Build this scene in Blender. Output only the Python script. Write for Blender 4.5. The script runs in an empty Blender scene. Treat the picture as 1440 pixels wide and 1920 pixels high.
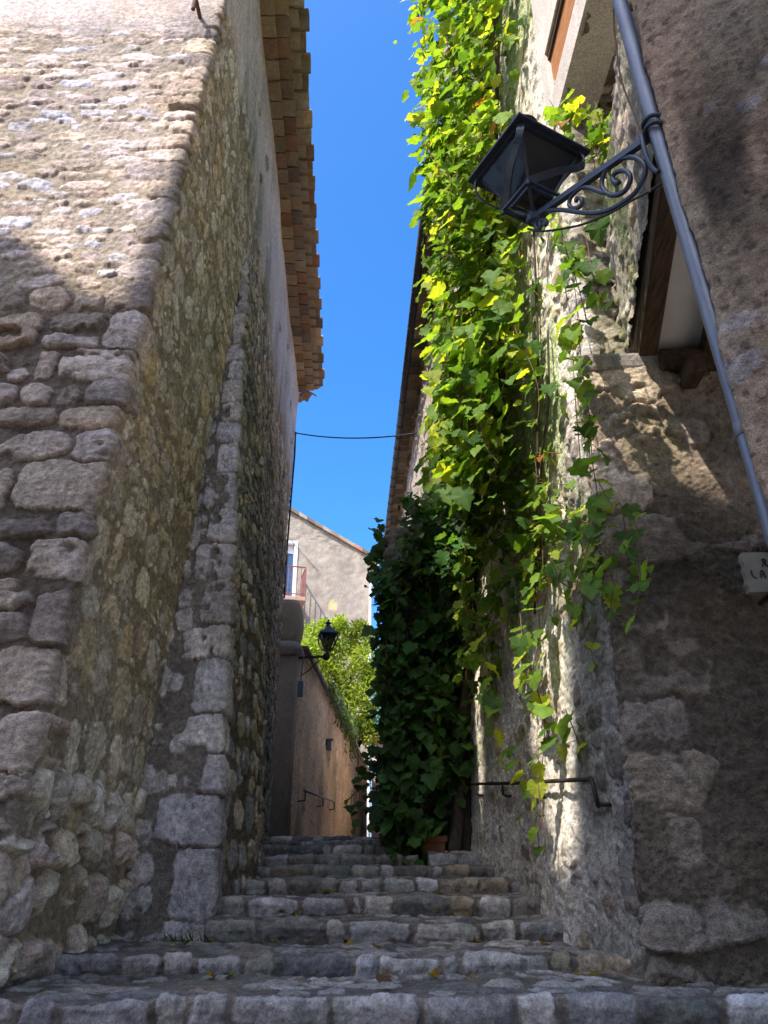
import bpy, math, random
import numpy as np
from mathutils import Vector, Matrix

R = math.radians
S = bpy.context.scene
COL = S.collection
rng = np.random.default_rng(11)
random.seed(5)

# ------------------------------------------------------------------ camera
PITCH = R(26.0)
F_PX = 1440.0            # focal length in pixels of the 1440 x 1920 photograph
cd = bpy.data.cameras.new("camera")
cam = bpy.data.objects.new("camera", cd)
COL.objects.link(cam)
cam.location = (0, 0, 0)                 # the eye is the origin; the ground lies below it
cam.rotation_euler = (R(90) + PITCH, 0, 0)
cd.sensor_fit = 'VERTICAL'
cd.sensor_height = 36.0
cd.lens = 27.0
cd.clip_start = 0.05
cd.clip_end = 3000
S.camera = cam

# ------------------------------------------------------------------ sun and sky
SUN_AZ, SUN_EL = R(38), R(50)            # sun behind the camera, 38 degrees to the left
SH = np.array([-math.sin(SUN_AZ), -math.cos(SUN_AZ)])
SUN = Vector((SH[0]*math.cos(SUN_EL), SH[1]*math.cos(SUN_EL), math.sin(SUN_EL)))
world = bpy.data.worlds.new("World")
S.world = world
world.use_nodes = True
wn = world.node_tree
sky = wn.nodes.new('ShaderNodeTexSky')
sky.sky_type = 'NISHITA'
sky.sun_disc = False
sky.sun_elevation = SUN_EL
sky.sun_rotation = math.atan2(SUN.x, SUN.y) % (2*math.pi)
sky.altitude = 0
sky.air_density = 1.0
sky.dust_density = 3.5
sky.ozone_density = 10
bg = wn.nodes['Background']
hs = wn.nodes.new('ShaderNodeHueSaturation')
hs.inputs['Saturation'].default_value = 1.2
wn.links.new(sky.outputs['Color'], hs.inputs['Color'])
wn.links.new(hs.outputs['Color'], bg.inputs['Color'])
bg.inputs['Strength'].default_value = 0.135
sl = bpy.data.lights.new("sun", 'SUN')
sl.energy = 2.7
sl.angle = R(0.53)
sl.color = (1.0, 0.945, 0.88)
so = bpy.data.objects.new("sun", sl)
COL.objects.link(so)
so.rotation_euler = SUN.to_track_quat('Z', 'Y').to_euler()
so.location = SUN*60

S.view_settings.view_transform = 'Standard'
S.view_settings.look = 'None'
S.view_settings.gamma = 1
S.view_settings.exposure = 1.65
S.cycles.use_denoising = True
S.cycles.max_bounces = 8
S.cycles.diffuse_bounces = 5
S.cycles.transparent_max_bounces = 8
S.cycles.sample_clamp_indirect = 8

# ------------------------------------------------------------------ helpers: where a sight line meets a real surface
CT, ST = math.cos(PITCH), math.sin(PITCH)
def ray(px, py):
    dx, dy = (px-720)/F_PX, (960-py)/F_PX
    return np.array([dx, CT-dy*ST, ST+dy*CT])
def at(px, py, Y):
    r = ray(px, py)
    return r*(Y/r[1])
def at_plane(px, py, p0, n):
    r = ray(px, py)
    return r*(np.dot(p0, n)/np.dot(r, n))

# ------------------------------------------------------------------ helpers: noise
def _hash(ix, iy, seed):
    n = (ix.astype(np.int64)*374761393 + iy.astype(np.int64)*668265263 + seed*974634777) & 0xFFFFFFFF
    n = ((n ^ (n >> 13))*1274126177) & 0xFFFFFFFF
    n = n ^ (n >> 16)
    return (n & 0xFFFFFF)/float(0xFFFFFF)
def vnoise(x, y, seed=0):
    ix, iy = np.floor(x), np.floor(y)
    fx, fy = x-ix, y-iy
    fx = fx*fx*fx*(fx*(fx*6-15)+10); fy = fy*fy*fy*(fy*(fy*6-15)+10)
    a, b = _hash(ix, iy, seed), _hash(ix+1, iy, seed)
    c, d = _hash(ix, iy+1, seed), _hash(ix+1, iy+1, seed)
    return (a+(b-a)*fx)*(1-fy) + (c+(d-c)*fx)*fy
def fbm(x, y, octv=4, seed=0, gain=0.5):
    s = 0; a = 1.0; t = 0
    for o in range(octv):
        s = s + a*(vnoise(x*2**o+o*17.3, y*2**o-o*9.1, seed+o*31)*2-1)
        t += a; a *= gain
    return s/t
def ridge(x, y, octv=3, seed=0):
    s = 0; a = 1.0; t = 0
    for o in range(octv):
        s = s + a*(1-2*np.abs(vnoise(x*2**o+o*5.3, y*2**o+o*3.7, seed+o*57)*2-1))
        t += a; a *= .5
    return s/t
def sstep(a, b, x):
    t = np.clip((x-a)/(b-a), 0, 1)
    return t*t*(3-2*t)

# ------------------------------------------------------------------ helpers: materials
def new_mat(name):
    m = bpy.data.materials.new(name); m.use_nodes = True
    nt = m.node_tree
    return m, nt, nt.nodes['Principled BSDF']
def nd(nt, typ, **kw):
    n = nt.nodes.new(typ)
    for k, v in kw.items():
        if k in n.inputs: n.inputs[k].default_value = v
        else: setattr(n, k, v)
    return n
def mixc(nt, mode, fac, a, b):
    n = nt.nodes.new('ShaderNodeMix'); n.data_type = 'RGBA'; n.blend_type = mode
    for sock, v in ((n.inputs[0], fac), (n.inputs[6], a), (n.inputs[7], b)):
        if hasattr(v, 'is_linked') or hasattr(v, 'links'): nt.links.new(v, sock)
        else: sock.default_value = v
    return n.outputs[2]
def ramp(nt, src, stops):
    n = nt.nodes.new('ShaderNodeValToRGB')
    e = n.color_ramp.elements
    while len(e) < len(stops): e.new(0.5)
    for el, (p, c) in zip(e, stops):
        el.position = p; el.color = (c[0], c[1], c[2], 1) if hasattr(c, '__len__') else (c, c, c, 1)
    nt.links.new(src, n.inputs[0])
    return n.outputs[0]
def objcoord(nt, scale=(1, 1, 1)):
    tc = nt.nodes.new('ShaderNodeTexCoord')
    mp = nt.nodes.new('ShaderNodeMapping'); mp.inputs['Scale'].default_value = scale
    nt.links.new(tc.outputs['Object'], mp.inputs[0])
    return mp.outputs[0]
def noise(nt, vec, scale, detail=6, rough=.6, out='Fac'):
    n = nd(nt, 'ShaderNodeTexNoise', Scale=scale, Detail=detail, Roughness=rough)
    nt.links.new(vec, n.inputs['Vector'])
    return n.outputs[out]
def bump(nt, bsdf, h, strength, dist):
    b = nd(nt, 'ShaderNodeBump', Strength=strength, Distance=dist)
    nt.links.new(h, b.inputs['Height'])
    nt.links.new(b.outputs[0], bsdf.inputs['Normal'])
def set_spec(b, v): b.inputs['Specular IOR Level'].default_value = v

def mat_attr(name, fine=90, bstr=1.0, bdist=.022, rough=.93, spec=.15, var=(.52, 1.42)):
    """base colour per vertex (which stone, which mortar, which tile) times a fine mineral grain"""
    m, nt, b = new_mat(name)
    at_ = nd(nt, 'ShaderNodeAttribute', attribute_name='Col')
    v = objcoord(nt)
    n0 = noise(nt, v, 1.7, 6, .6)
    n1 = noise(nt, v, fine*.22, 8, .68)
    n2 = noise(nt, v, fine*1.4, 4, .6)
    n3 = nd(nt, 'ShaderNodeTexNoise', Scale=fine*.11, Detail=7, Roughness=.62)
    n3.noise_type = 'RIDGED_MULTIFRACTAL'
    nt.links.new(v, n3.inputs['Vector'])
    g0 = ramp(nt, n0, [(.3, .84), (.7, 1.14)])
    g1 = ramp(nt, n1, [(.3, var[0]), (.7, var[1])])
    g2 = ramp(nt, n2, [(.32, .62), (.70, 1.28)])
    c = mixc(nt, 'MULTIPLY', 1.0, at_.outputs['Color'], g0)
    c = mixc(nt, 'MULTIPLY', 1.0, c, g1)
    c = mixc(nt, 'MULTIPLY', 1.0, c, g2)
    nt.links.new(c, b.inputs['Base Color'])
    b.inputs['Roughness'].default_value = rough; set_spec(b, spec)
    def ma(op, a, k):
        m_ = nt.nodes.new('ShaderNodeMath'); m_.operation = op
        nt.links.new(a, m_.inputs[0])
        if hasattr(k, 'links'): nt.links.new(k, m_.inputs[1])
        else: m_.inputs[1].default_value = k
        return m_.outputs[0]
    h = ma('ADD', ma('MULTIPLY', n1, 1.3), ma('MULTIPLY', n2, .35))
    h = ma('ADD', h, ma('MULTIPLY', n3.outputs['Fac'], .28))
    bump(nt, b, h, bstr, bdist)
    return m
def mat_plain(name, col, col2=None, scale=12, rough=.6, spec=.3, metal=0.0, bstr=.2, bdist=.003, stretch=(1, 1, 1)):
    m, nt, b = new_mat(name)
    v = objcoord(nt, stretch)
    n1 = noise(nt, v, scale, 7, .65)
    col2 = col2 or tuple(c*.6 for c in col)
    c = ramp(nt, n1, [(.32, col2), (.68, col)])
    nt.links.new(c, b.inputs['Base Color'])
    b.inputs['Roughness'].default_value = rough; b.inputs['Metallic'].default_value = metal; set_spec(b, spec)
    bump(nt, b, noise(nt, v, scale*5, 4, .6), bstr, bdist)
    return m

M = {}
M['stone'] = mat_attr('masonry')
M['cobble'] = mat_attr('worn_step_stone', fine=70, bstr=.5, bdist=.006, rough=.8, spec=.25)
M['tile'] = mat_attr('fired_clay', fine=60, bstr=.35, bdist=.004, rough=.85, var=(.78, 1.2))
M['render'] = mat_attr('weathered_render', fine=50, bstr=.5, bdist=.006, var=(.85, 1.12))
M['iron'] = mat_plain('painted_iron', (.034, .040, .056), (.018, .021, .030), 30, .42, .4, 0, .15, .001)
M['black_iron'] = mat_plain('wrought_iron', (.018, .017, .016), (.035, .022, .015), 30, .6, .3)
M['zinc'] = mat_plain('grey_zinc_pipe', (.19, .195, .215), (.125, .13, .145), 9, .42, .45, .25, .12, .002, (3, 3, .6))
M['gutter'] = mat_plain('dull_zinc', (.085, .083, .085), (.05, .048, .05), 8, .5, .4, .4, .1, .002)
M['rust'] = mat_plain('rusty_iron', (.16, .08, .05), (.07, .04, .035), 25, .8, .2)
M['rail_red'] = mat_plain('faded_red_paint', (.22, .07, .055), (.15, .06, .05), 12, .6)
M['wood'] = mat_plain('old_dark_timber', (.105, .066, .038), (.035, .022, .014), 6, .85, .15, 0, .7, .006, (6, 1, 6))
M['wood_warm'] = mat_plain('orange_brown_timber', (.50, .21, .075), (.26, .10, .038), 6, .7, .25, 0, .5, .004, (7, 1, 7))
M['white_plaster'] = mat_plain('limewashed_plaster', (.80, .76, .69), (.68, .64, .57), 3, .9, .1, 0, .3, .004)
M['pale_render'] = mat_plain('pale_render', (.52, .46, .38), (.40, .34, .27), 4, .92, .1, 0, .6, .008)
M['pink_render'] = mat_plain('pink_render', (.60, .42, .36), (.5, .35, .3), 3, .92, .1)
M['bark'] = mat_plain('vine_bark', (.10, .075, .05), (.045, .033, .024), 14, .9, .1, 0, .8, .008, (3, 3, .6))
M['twig'] = mat_plain('vine_twig', (.20, .11, .06), (.11, .065, .04), 20, .8, .2)
M['terracotta'] = mat_plain('terracotta', (.33, .13, .07), (.24, .10, .06), 15, .85, .15)
M['soil'] = mat_plain('soil', (.04, .03, .02), (.02, .015, .01), 40, .95, .05)
M['cable'] = mat_plain('black_cable', (.012, .012, .014), (.02, .02, .022), 20, .5, .3)
M['lamp_white'] = mat_plain('dusty_enamel', (.34, .34, .33), (.24, .24, .23), 8, .6)
M['grey_metal'] = mat_plain('grey_box', (.12, .135, .16), (.09, .1, .12), 9, .45, .4)
M['white_paint'] = mat_plain('white_paint', (.75, .74, .72), (.62, .6, .58), 5, .6)
M['glass_blue'] = mat_plain('window_glass', (.05, .09, .16), (.03, .05, .09), 2, .06, .8)
M['sign'] = mat_plain('pale_stone_plaque', (.27, .245, .19), (.20, .18, .14), 10, .8, .2)
M['letter'] = mat_plain('black_letter_paint', (.012, .011, .01), (.02, .018, .016), 20, .6)
M['ground'] = mat_plain('pale_dusty_paving', (.36, .30, .235), (.26, .215, .165), 1.5, .95, .1, 0, .8, .02)
def lamp_glass():
    m, nt, b = new_mat('dusty_lantern_glass')
    b.inputs['Base Color'].default_value = (.10, .10, .095, 1)
    b.inputs['Roughness'].default_value = .16
    tr = nt.nodes.new('ShaderNodeBsdfTransparent'); tr.inputs[0].default_value = (.62, .62, .60, 1)
    n = noise(nt, objcoord(nt), 14, 6, .65)
    mx = nt.nodes.new('ShaderNodeMixShader')
    nt.links.new(ramp(nt, n, [(.3, .14), (.75, .34)]), mx.inputs[0])
    nt.links.new(tr.outputs[0], mx.inputs[1]); nt.links.new(b.outputs[0], mx.inputs[2])
    nt.links.new(mx.outputs[0], nt.nodes['Material Output'].inputs[0])
    return m
M['lamp_glass'] = lamp_glass()
def leaf_mat(name, trans=.55):
    m, nt, b = new_mat(name)
    a = nd(nt, 'ShaderNodeAttribute', attribute_name='Col')
    n = noise(nt, objcoord(nt), 18, 5, .6)
    c = mixc(nt, 'MULTIPLY', 1.0, a.outputs['Color'], ramp(nt, n, [(.3, .75), (.7, 1.2)]))
    nt.links.new(c, b.inputs['Base Color'])
    b.inputs['Roughness'].default_value = .58; set_spec(b, .22)
    tr = nt.nodes.new('ShaderNodeBsdfTranslucent')
    tc = mixc(nt, 'MULTIPLY', 1.0, c, (1.9, 1.75, .55, 1))
    nt.links.new(tc, tr.inputs[0])
    mx = nt.nodes.new('ShaderNodeMixShader'); mx.inputs[0].default_value = trans
    nt.links.new(b.outputs[0], mx.inputs[1]); nt.links.new(tr.outputs[0], mx.inputs[2])
    nt.links.new(mx.outputs[0], nt.nodes['Material Output'].inputs[0])
    return m
M['leaf'] = leaf_mat('vine_leaf')

# ------------------------------------------------------------------ helpers: objects
def tag(o, label=None, cat=None, kind=None, group=None):
    if label: o['label'] = label
    if cat: o['category'] = cat
    if kind: o['kind'] = kind
    if group: o['group'] = group
    return o
EMPTY_LOC = {}
def thing(name, loc, label, cat, kind=None):
    o = bpy.data.objects.new(name, None); COL.objects.link(o)
    o.location = loc; o.empty_display_size = .2
    EMPTY_LOC[o.name] = Vector(loc)
    return tag(o, label, cat, kind)
def adopt(o, parent):
    """meshes are written in world coordinates; undo the parent's own place"""
    if parent is None: return o
    o.parent = parent
    o.matrix_parent_inverse = Matrix.Translation(-EMPTY_LOC.get(parent.name, Vector((0, 0, 0))))
    return o
def mesh_obj(name, co, faces, mat, parent=None, cols=None, smooth=False):
    me = bpy.data.meshes.new(name)
    co = np.asarray(co, dtype=np.float32)
    if isinstance(faces, np.ndarray):
        nf, k = faces.shape
        me.vertices.add(len(co)); me.vertices.foreach_set('co', co.ravel())
        me.loops.add(nf*k); me.loops.foreach_set('vertex_index', faces.astype(np.int32).ravel())
        me.polygons.add(nf)
        me.polygons.foreach_set('loop_start', np.arange(0, nf*k, k, dtype=np.int32))
        me.polygons.foreach_set('loop_total', np.full(nf, k, dtype=np.int32))
        me.update(calc_edges=True)
    else:
        me.from_pydata([tuple(map(float, c)) for c in co], [], faces)
    if cols is not None:
        a = me.attributes.new('Col', 'FLOAT_COLOR', 'POINT')
        c4 = np.ones((len(co), 4), dtype=np.float32); c4[:, :3] = np.asarray(cols, dtype=np.float32)[:, :3]
        a.data.foreach_set('color', c4.ravel())
    if smooth:
        me.polygons.foreach_set('use_smooth', np.ones(len(me.polygons), dtype=bool))
    me.materials.append(mat)
    me.validate()
    o = bpy.data.objects.new(name, me); COL.objects.link(o)
    adopt(o, parent)
    return o

class MB:
    def __init__(s): s.v = []; s.f = []; s.c = []
    def add(s, v, f, col=(1, 1, 1)):
        n = len(s.v)
        s.v += [tuple(map(float, p)) for p in v]
        s.f += [tuple(n+i for i in q) for q in f]
        s.c += [col]*len(v)
    def hexa(s, p, col=(1, 1, 1)):
        """8 corners: bottom ring 0-3 counter-clockwise from above, top ring 4-7"""
        s.add(p, [(3, 2, 1, 0), (4, 5, 6, 7), (0, 1, 5, 4), (1, 2, 6, 5), (2, 3, 7, 6), (3, 0, 4, 7)], col)
    def box(s, c, size, axes=None, col=(1, 1, 1)):
        c = np.array(c, float); hx, hy, hz = [d/2 for d in size]
        ax = np.eye(3) if axes is None else np.array(axes, float)
        P = [c+ax[0]*a*hx+ax[1]*b*hy+ax[2]*d*hz for d in (-1, 1) for a, b in ((-1, -1), (1, -1), (1, 1), (-1, 1))]
        s.hexa(P, col)
    def bar(s, a, b, w, h, col=(1, 1, 1), up=(0, 0, 1)):
        a, b = np.array(a, float), np.array(b, float)
        d = b-a; L = np.linalg.norm(d); d /= L
        up = np.array(up, float); x = np.cross(d, up)
        if np.linalg.norm(x) < 1e-4: x = np.cross(d, np.array([1., 0, 0]))
        x /= np.linalg.norm(x); z = np.cross(x, d)
        s.box((a+b)/2, (w, L, h), [x, d, z], col)
    def tube(s, pts, r, n=8, col=(1, 1, 1), cap=True):
        P = [np.array(p, float) for p in pts]
        rs = r if hasattr(r, '__len__') else [r]*len(P)
        base = len(s.v); ref = None
        V = []
        for i, p in enumerate(P):
            d = P[min(i+1, len(P)-1)]-P[max(i-1, 0)]
            d = d/(np.linalg.norm(d)+1e-9)
            if ref is None:
                ref = np.cross(d, [0, 0, 1.]) if abs(d[2]) < .9 else np.cross(d, [1., 0, 0])
            x = ref-d*np.dot(ref, d); x /= (np.linalg.norm(x)+1e-9); ref = x
            y = np.cross(d, x)
            for k in range(n):
                a = 2*math.pi*k/n
                V.append(p+rs[i]*(x*math.cos(a)+y*math.sin(a)))
        Fc = []
        for i in range(len(P)-1):
            for k in range(n):
                a, b = i*n+k, i*n+(k+1) % n
                Fc.append((a, b, b+n, a+n))
        if cap:
            Fc.append(tuple(range(n-1, -1, -1))); Fc.append(tuple((len(P)-1)*n+k for k in range(n)))
        s.add(V, Fc, col)
    def lathe(s, prof, c, n=20, col=(1, 1, 1)):
        c = np.array(c, float); V = []; Fc = []
        for r, z in prof:
            for k in range(n):
                a = 2*math.pi*k/n
                V.append(c+np.array([r*math.cos(a), r*math.sin(a), z]))
        for i in range(len(prof)-1):
            for k in range(n):
                a, b = i*n+k, i*n+(k+1) % n
                Fc.append((a, b, b+n, a+n))
        Fc.append(tuple(range(n-1, -1, -1))); Fc.append(tuple((len(prof)-1)*n+k for k in range(n)))
        s.add(V, Fc, col)
    def build(s, name, mat, parent=None, smooth=False, bevel=0):
        o = mesh_obj(name, s.v, s.f, mat, parent, s.c, smooth)
        if bevel:
            md = o.modifiers.new('bevel', 'BEVEL'); md.width = bevel; md.segments = 2; md.limit_method = 'ANGLE'
        return o
def spline(pts, n=6):
    P = [np.array(p, float) for p in pts]; out = []
    for i in range(len(P)-1):
        p0, p1, p2, p3 = P[max(i-1, 0)], P[i], P[i+1], P[min(i+2, len(P)-1)]
        for k in range(n):
            t = k/n
            out.append(.5*((2*p1)+(-p0+p2)*t+(2*p0-5*p1+4*p2-p3)*t*t+(-p0+3*p1-3*p2+p3)*t**3))
    out.append(P[-1])
    return out

# ------------------------------------------------------------------ helpers: masonry
def steps_between(*segs):
    """((a, b, step), ...) -> one sorted array of grid lines"""
    out = []
    for a, b, st in segs:
        out.append(np.arange(a, b, st))
    out.append(np.array([segs[-1][1]]))
    return np.unique(np.concatenate(out))
def cumlen(poly):
    p = np.array(poly, float)
    return np.concatenate([[0], np.cumsum(np.linalg.norm(np.diff(p, axis=0), axis=1))])
def bevel_poly(bot, top, idx, r):
    b2, t2 = [], []
    for i in range(len(bot)):
        if i in idx:
            for a, w in ((-1, r), (-1, r*.3), (1, r*.3), (1, r)):
                for P, out in ((bot, b2), (top, t2)):
                    p, q = np.array(P[i], float), np.array(P[i+a], float)
                    d = q-p; out.append(p+d/np.linalg.norm(d)*w + (0 if abs(w-r) < 1e-9 else 0))
            # pull the middle pair inward to round the arris
            for out, P in ((b2, bot), (t2, top)):
                m = (out[-4]+out[-1])/2
                out[-3] = out[-3]*.65+m*.35; out[-2] = out[-2]*.65+m*.35
        else:
            b2.append(np.array(bot[i], float)); t2.append(np.array(top[i], float))
    return b2, t2
def loft(us, vs, bot, top, z0, z1):
    cb = cumlen(bot)
    fr = cb
    bx = np.interp(us, fr, [p[0] for p in bot]); by = np.interp(us, fr, [p[1] for p in bot])
    tx = np.interp(us, fr, [p[0] for p in top]); ty = np.interp(us, fr, [p[1] for p in top])
    f = ((vs-z0)/(z1-z0))[:, None]
    P = np.zeros((len(vs), len(us), 3))
    P[..., 0] = bx*(1-f)+tx*f; P[..., 1] = by*(1-f)+ty*f; P[..., 2] = vs[:, None]
    return P

def stone(cu, cv, a, b, col, h=.03, rot=0., p=3.0, rr=.035, tu=0., tv=0.):
    return (cu, cv, a, b, rot, p, h, rr, tu, tv, col[0], col[1], col[2])
def jit(col, k=.12, hue=.04):
    f = 1+rng.uniform(-k, k)
    w = rng.uniform(-hue, hue)
    return (col[0]*f*(1+w), col[1]*f*(1+w*.15), col[2]*f*(1-w*1.4))
def rubble(u0, u1, v0, v1, rh, asp, cols, h=(.02, .05), fill=.85, rot=.18, p=(2.2, 3.4), rr=.035, tilt=.012, skip=0.0, jv=.2):
    out = []
    v = v0
    while v < v1:
        r = rng.uniform(*rh); u = u0-rng.uniform(0, .3)
        while u < u1:
            w = r*rng.uniform(*asp)
            if rng.random() > skip:
                out.append(stone(u+w/2, v+r/2+rng.uniform(-jv, jv)*r, w/2*rng.uniform(fill-.1, fill+.08), r/2*rng.uniform(fill-.12, fill+.1),
                                 jit(cols[rng.integers(len(cols))]), rng.uniform(*h), rng.uniform(-rot, rot), rng.uniform(*p), rr,
                                 rng.uniform(-tilt, tilt), rng.uniform(-tilt, tilt)))
            u += w
        v += r
    return out

_cr = np.random.default_rng(77)
CUTS = []
for _ in range(400):
    CUTS.append([(math.cos(a_), math.sin(a_), o_) for a_, o_ in zip(_cr.uniform(0, 6.283, 3), _cr.uniform(.78, 1.12, 3))])
def masonry(name, P, us, vs, stones, mortar, parent, mat='stone', warp=.018, wscale=7., mort_rough=1.0, cover=None, plaster=None,
            plaster_col=(.4, .36, .32), stain=None, face=1.0, big=.03, big_scale=.6, seed=0, mort_level=0.0):
    nv, nu = P.shape[:2]
    U, V = np.meshgrid(us, vs)
    wu = warp*fbm(U*wscale, V*wscale, 3, seed+1) + warp*.6*fbm(U*wscale*4, V*wscale*4, 3, seed+5)
    wv = warp*fbm(U*wscale+40, V*wscale+9, 3, seed+2) + warp*.6*fbm(U*wscale*4+7, V*wscale*4, 3, seed+6)
    UU, VV = U+wu, V+wv
    E1 = np.full((nv, nu), -1.0); E2 = np.full((nv, nu), -1.0); ID = np.full((nv, nu), -1, dtype=np.int32)
    CH = np.zeros((nv, nu)); XN = np.zeros((nv, nu)); YN = np.zeros((nv, nu))
    for k, st in enumerate(stones):
        cu, cv, a, b, rot, p = st[:6]
        r = max(a, b)*1.15+.05
        i0, i1 = np.searchsorted(us, [cu-r, cu+r]); j0, j1 = np.searchsorted(vs, [cv-r, cv+r])
        if i1 <= i0 or j1 <= j0: continue
        x = UU[j0:j1, i0:i1]-cu; y = VV[j0:j1, i0:i1]-cv
        c, s_ = math.cos(rot), math.sin(rot)
        xr, yr = (x*c+y*s_)/a, (-x*s_+y*c)/b
        d = (np.abs(xr)**p+np.abs(yr)**p)**(1/p)
        for (ct_, st_, of_) in (CUTS[k % len(CUTS)] if p < 5.2 else ()): d = np.maximum(d, (xr*ct_+yr*st_)/of_)
        e = (1-d)*min(a, b)
        s1, s2 = E1[j0:j1, i0:i1], E2[j0:j1, i0:i1]
        m = e > s1
        s2[...] = np.where(m, s1, np.maximum(s2, e))
        s1[m] = e[m]
        ID[j0:j1, i0:i1][m] = k
        chip = np.zeros_like(xr)
        for (ct_, st_, of_) in CUTS[(k*7+3) % len(CUTS)]: chip = np.maximum(chip, xr*ct_+yr*st_-of_*.42)
        CH[j0:j1, i0:i1][m] = chip[m]
        XN[j0:j1, i0:i1][m] = xr[m]; YN[j0:j1, i0:i1][m] = yr[m]
    T = np.array(stones) if stones else np.zeros((1, 13))
    ids = np.clip(ID, 0, None)
    edge = np.minimum(E1, (E1-np.maximum(E2, -.02))*.6+.0)
    edge = np.where(ID < 0, -1, edge)
    rr = T[ids, 7]
    t = np.clip(edge/rr, 0, 1)
    prof = .55*sstep(0, 1, t*1.6)+.45*np.sqrt(np.clip(1-(1-np.clip(t*.55, 0, 1))**2, 0, 1))
    mask = sstep(-.002, .005, edge)
    off = ids*3.37
    fc = .014*fbm(U*7+off, V*7-off, 3, seed+11) + .007*ridge(U*16+off, V*22+off, 3, seed+12) + .0035*fbm(U*60, V*60, 2, seed+13)
    hs = T[ids, 6]*prof*(1-.9*CH) + (T[ids, 8]*XN+T[ids, 9]*YN)*prof + face*fc
    mo = (mort_level(U, V) if callable(mort_level) else mort_level)+mort_rough*(.009*fbm(U*11, V*13, 3, seed+21) + .005*fbm(U*45, V*50, 2, seed+22))
    if cover is not None:
        cv_ = cover(U, V)
        nz = .5+.5*fbm(U*3.1+5, V*4.3, 4, seed+31)*1.5
        keep = sstep(-.06, .10, nz-cv_)
        mask = mask*keep
    # a mortar film of varying thickness laps over the edges of the stones
    hgt = mo*(1-mask) + hs*mask
    n1 = fbm(U*5+off*2, V*5, 3, seed+41); n2 = fbm(U*24, V*24, 3, seed+42); n3 = ridge(U*11+off, V*15, 2, seed+43)
    crk = sstep(.80, .95, ridge(U*3.3+off, V*4.6-off, 3, seed+44))*mask
    hgt = hgt-.006*crk
    n4 = fbm(U*70, V*70, 2, seed+45)
    sc = T[ids, 10:13]*((1+.24*n1+.20*n2+.10*n3+.16*n4)*(1-.38*crk))[..., None]
    mc = (mortar(U, V) if callable(mortar) else np.array(mortar))*(1+.20*fbm(U*2.3, V*2.3, 4, seed+51)+.18*fbm(U*28, V*28, 3, seed+52))[..., None]
    col = mc*(1-mask[..., None]) + sc*mask[..., None]
    if plaster is not None:
        w = np.clip(plaster(U, V), 0, 1)
        hp = .02+.012*fbm(U*1.3, V*1.3, 3, seed+61)+.003*fbm(U*9, V*9, 3, seed+62)
        hgt = hgt*(1-w)+hp*w
        pc = np.array(plaster_col)*(1+.10*fbm(U*1.1, V*.6, 4, seed+63)+.06*fbm(U*14, V*6, 3, seed+64))[..., None]
        col = col*(1-w[..., None])+pc*w[..., None]
    if stain is not None:
        s3 = stain(U, V)
        col = col*(s3 if s3.ndim == 3 else s3[..., None])
    hgt = hgt + big*fbm(U*big_scale, V*big_scale, 3, seed+71)
    du = np.gradient(P, axis=1); dv = np.gradient(P, axis=0)
    N = np.cross(du, dv); N /= (np.linalg.norm(N, axis=2, keepdims=True)+1e-12)
    # smooth the normals across an arris so the relief does not tear open
    for _ in range(2):
        N[:, 1:-1] = (N[:, :-2]+N[:, 1:-1]+N[:, 2:])/3
    N /= (np.linalg.norm(N, axis=2, keepdims=True)+1e-12)
    Q = P+N*hgt[..., None]
    idx = np.arange(nv*nu).reshape(nv, nu)
    Fq = np.stack([idx[:-1, :-1], idx[:-1, 1:], idx[1:, 1:], idx[1:, :-1]], axis=-1).reshape(-1, 4)
    return mesh_obj(name, Q.reshape(-1, 3), Fq, M[mat], parent, np.clip(col.reshape(-1, 3), .003, .95), True)

# ================================================================== GROUND
def stc(*cs): return [tuple(c) for c in cs]
PALE = stc((.52, .41, .32), (.46, .36, .285), (.57, .455, .36), (.40, .315, .245), (.49, .38, .27), (.33, .265, .21))
WARM = stc((.54, .46, .34), (.48, .41, .30), (.58, .50, .38), (.44, .37, .265), (.50, .395, .245), (.53, .465, .36))
GREY = stc((.33, .31, .28), (.29, .275, .25), (.37, .345, .31), (.25, .24, .22), (.31, .28, .24))
DARK = stc((.225, .18, .135), (.18, .145, .11), (.27, .215, .16), (.21, .165, .12), (.15, .125, .095))
STEPC = stc((.40, .35, .30), (.34, .30, .26), (.47, .41, .355), (.28, .25, .22), (.37, .32, .265), (.19, .17, .15), (.45, .40, .35), (.31, .24, .17))

gs = MB()
ys = [-60, -12, -6, 0, 4.0, 6, 10, 17, 45, 400]
zs = [-2.6, -2.2, -1.9, -1.5, -.85, -.55, .25, .5, 1.2, 1.2]
for i in range(len(ys)-1):
    gs.add([(-300, ys[i], zs[i]), (300, ys[i], zs[i]), (300, ys[i+1], zs[i+1]), (-300, ys[i+1], zs[i+1])], [(0, 1, 2, 3)])
tag(gs.build('ground', M['ground']), kind='structure')

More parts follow.
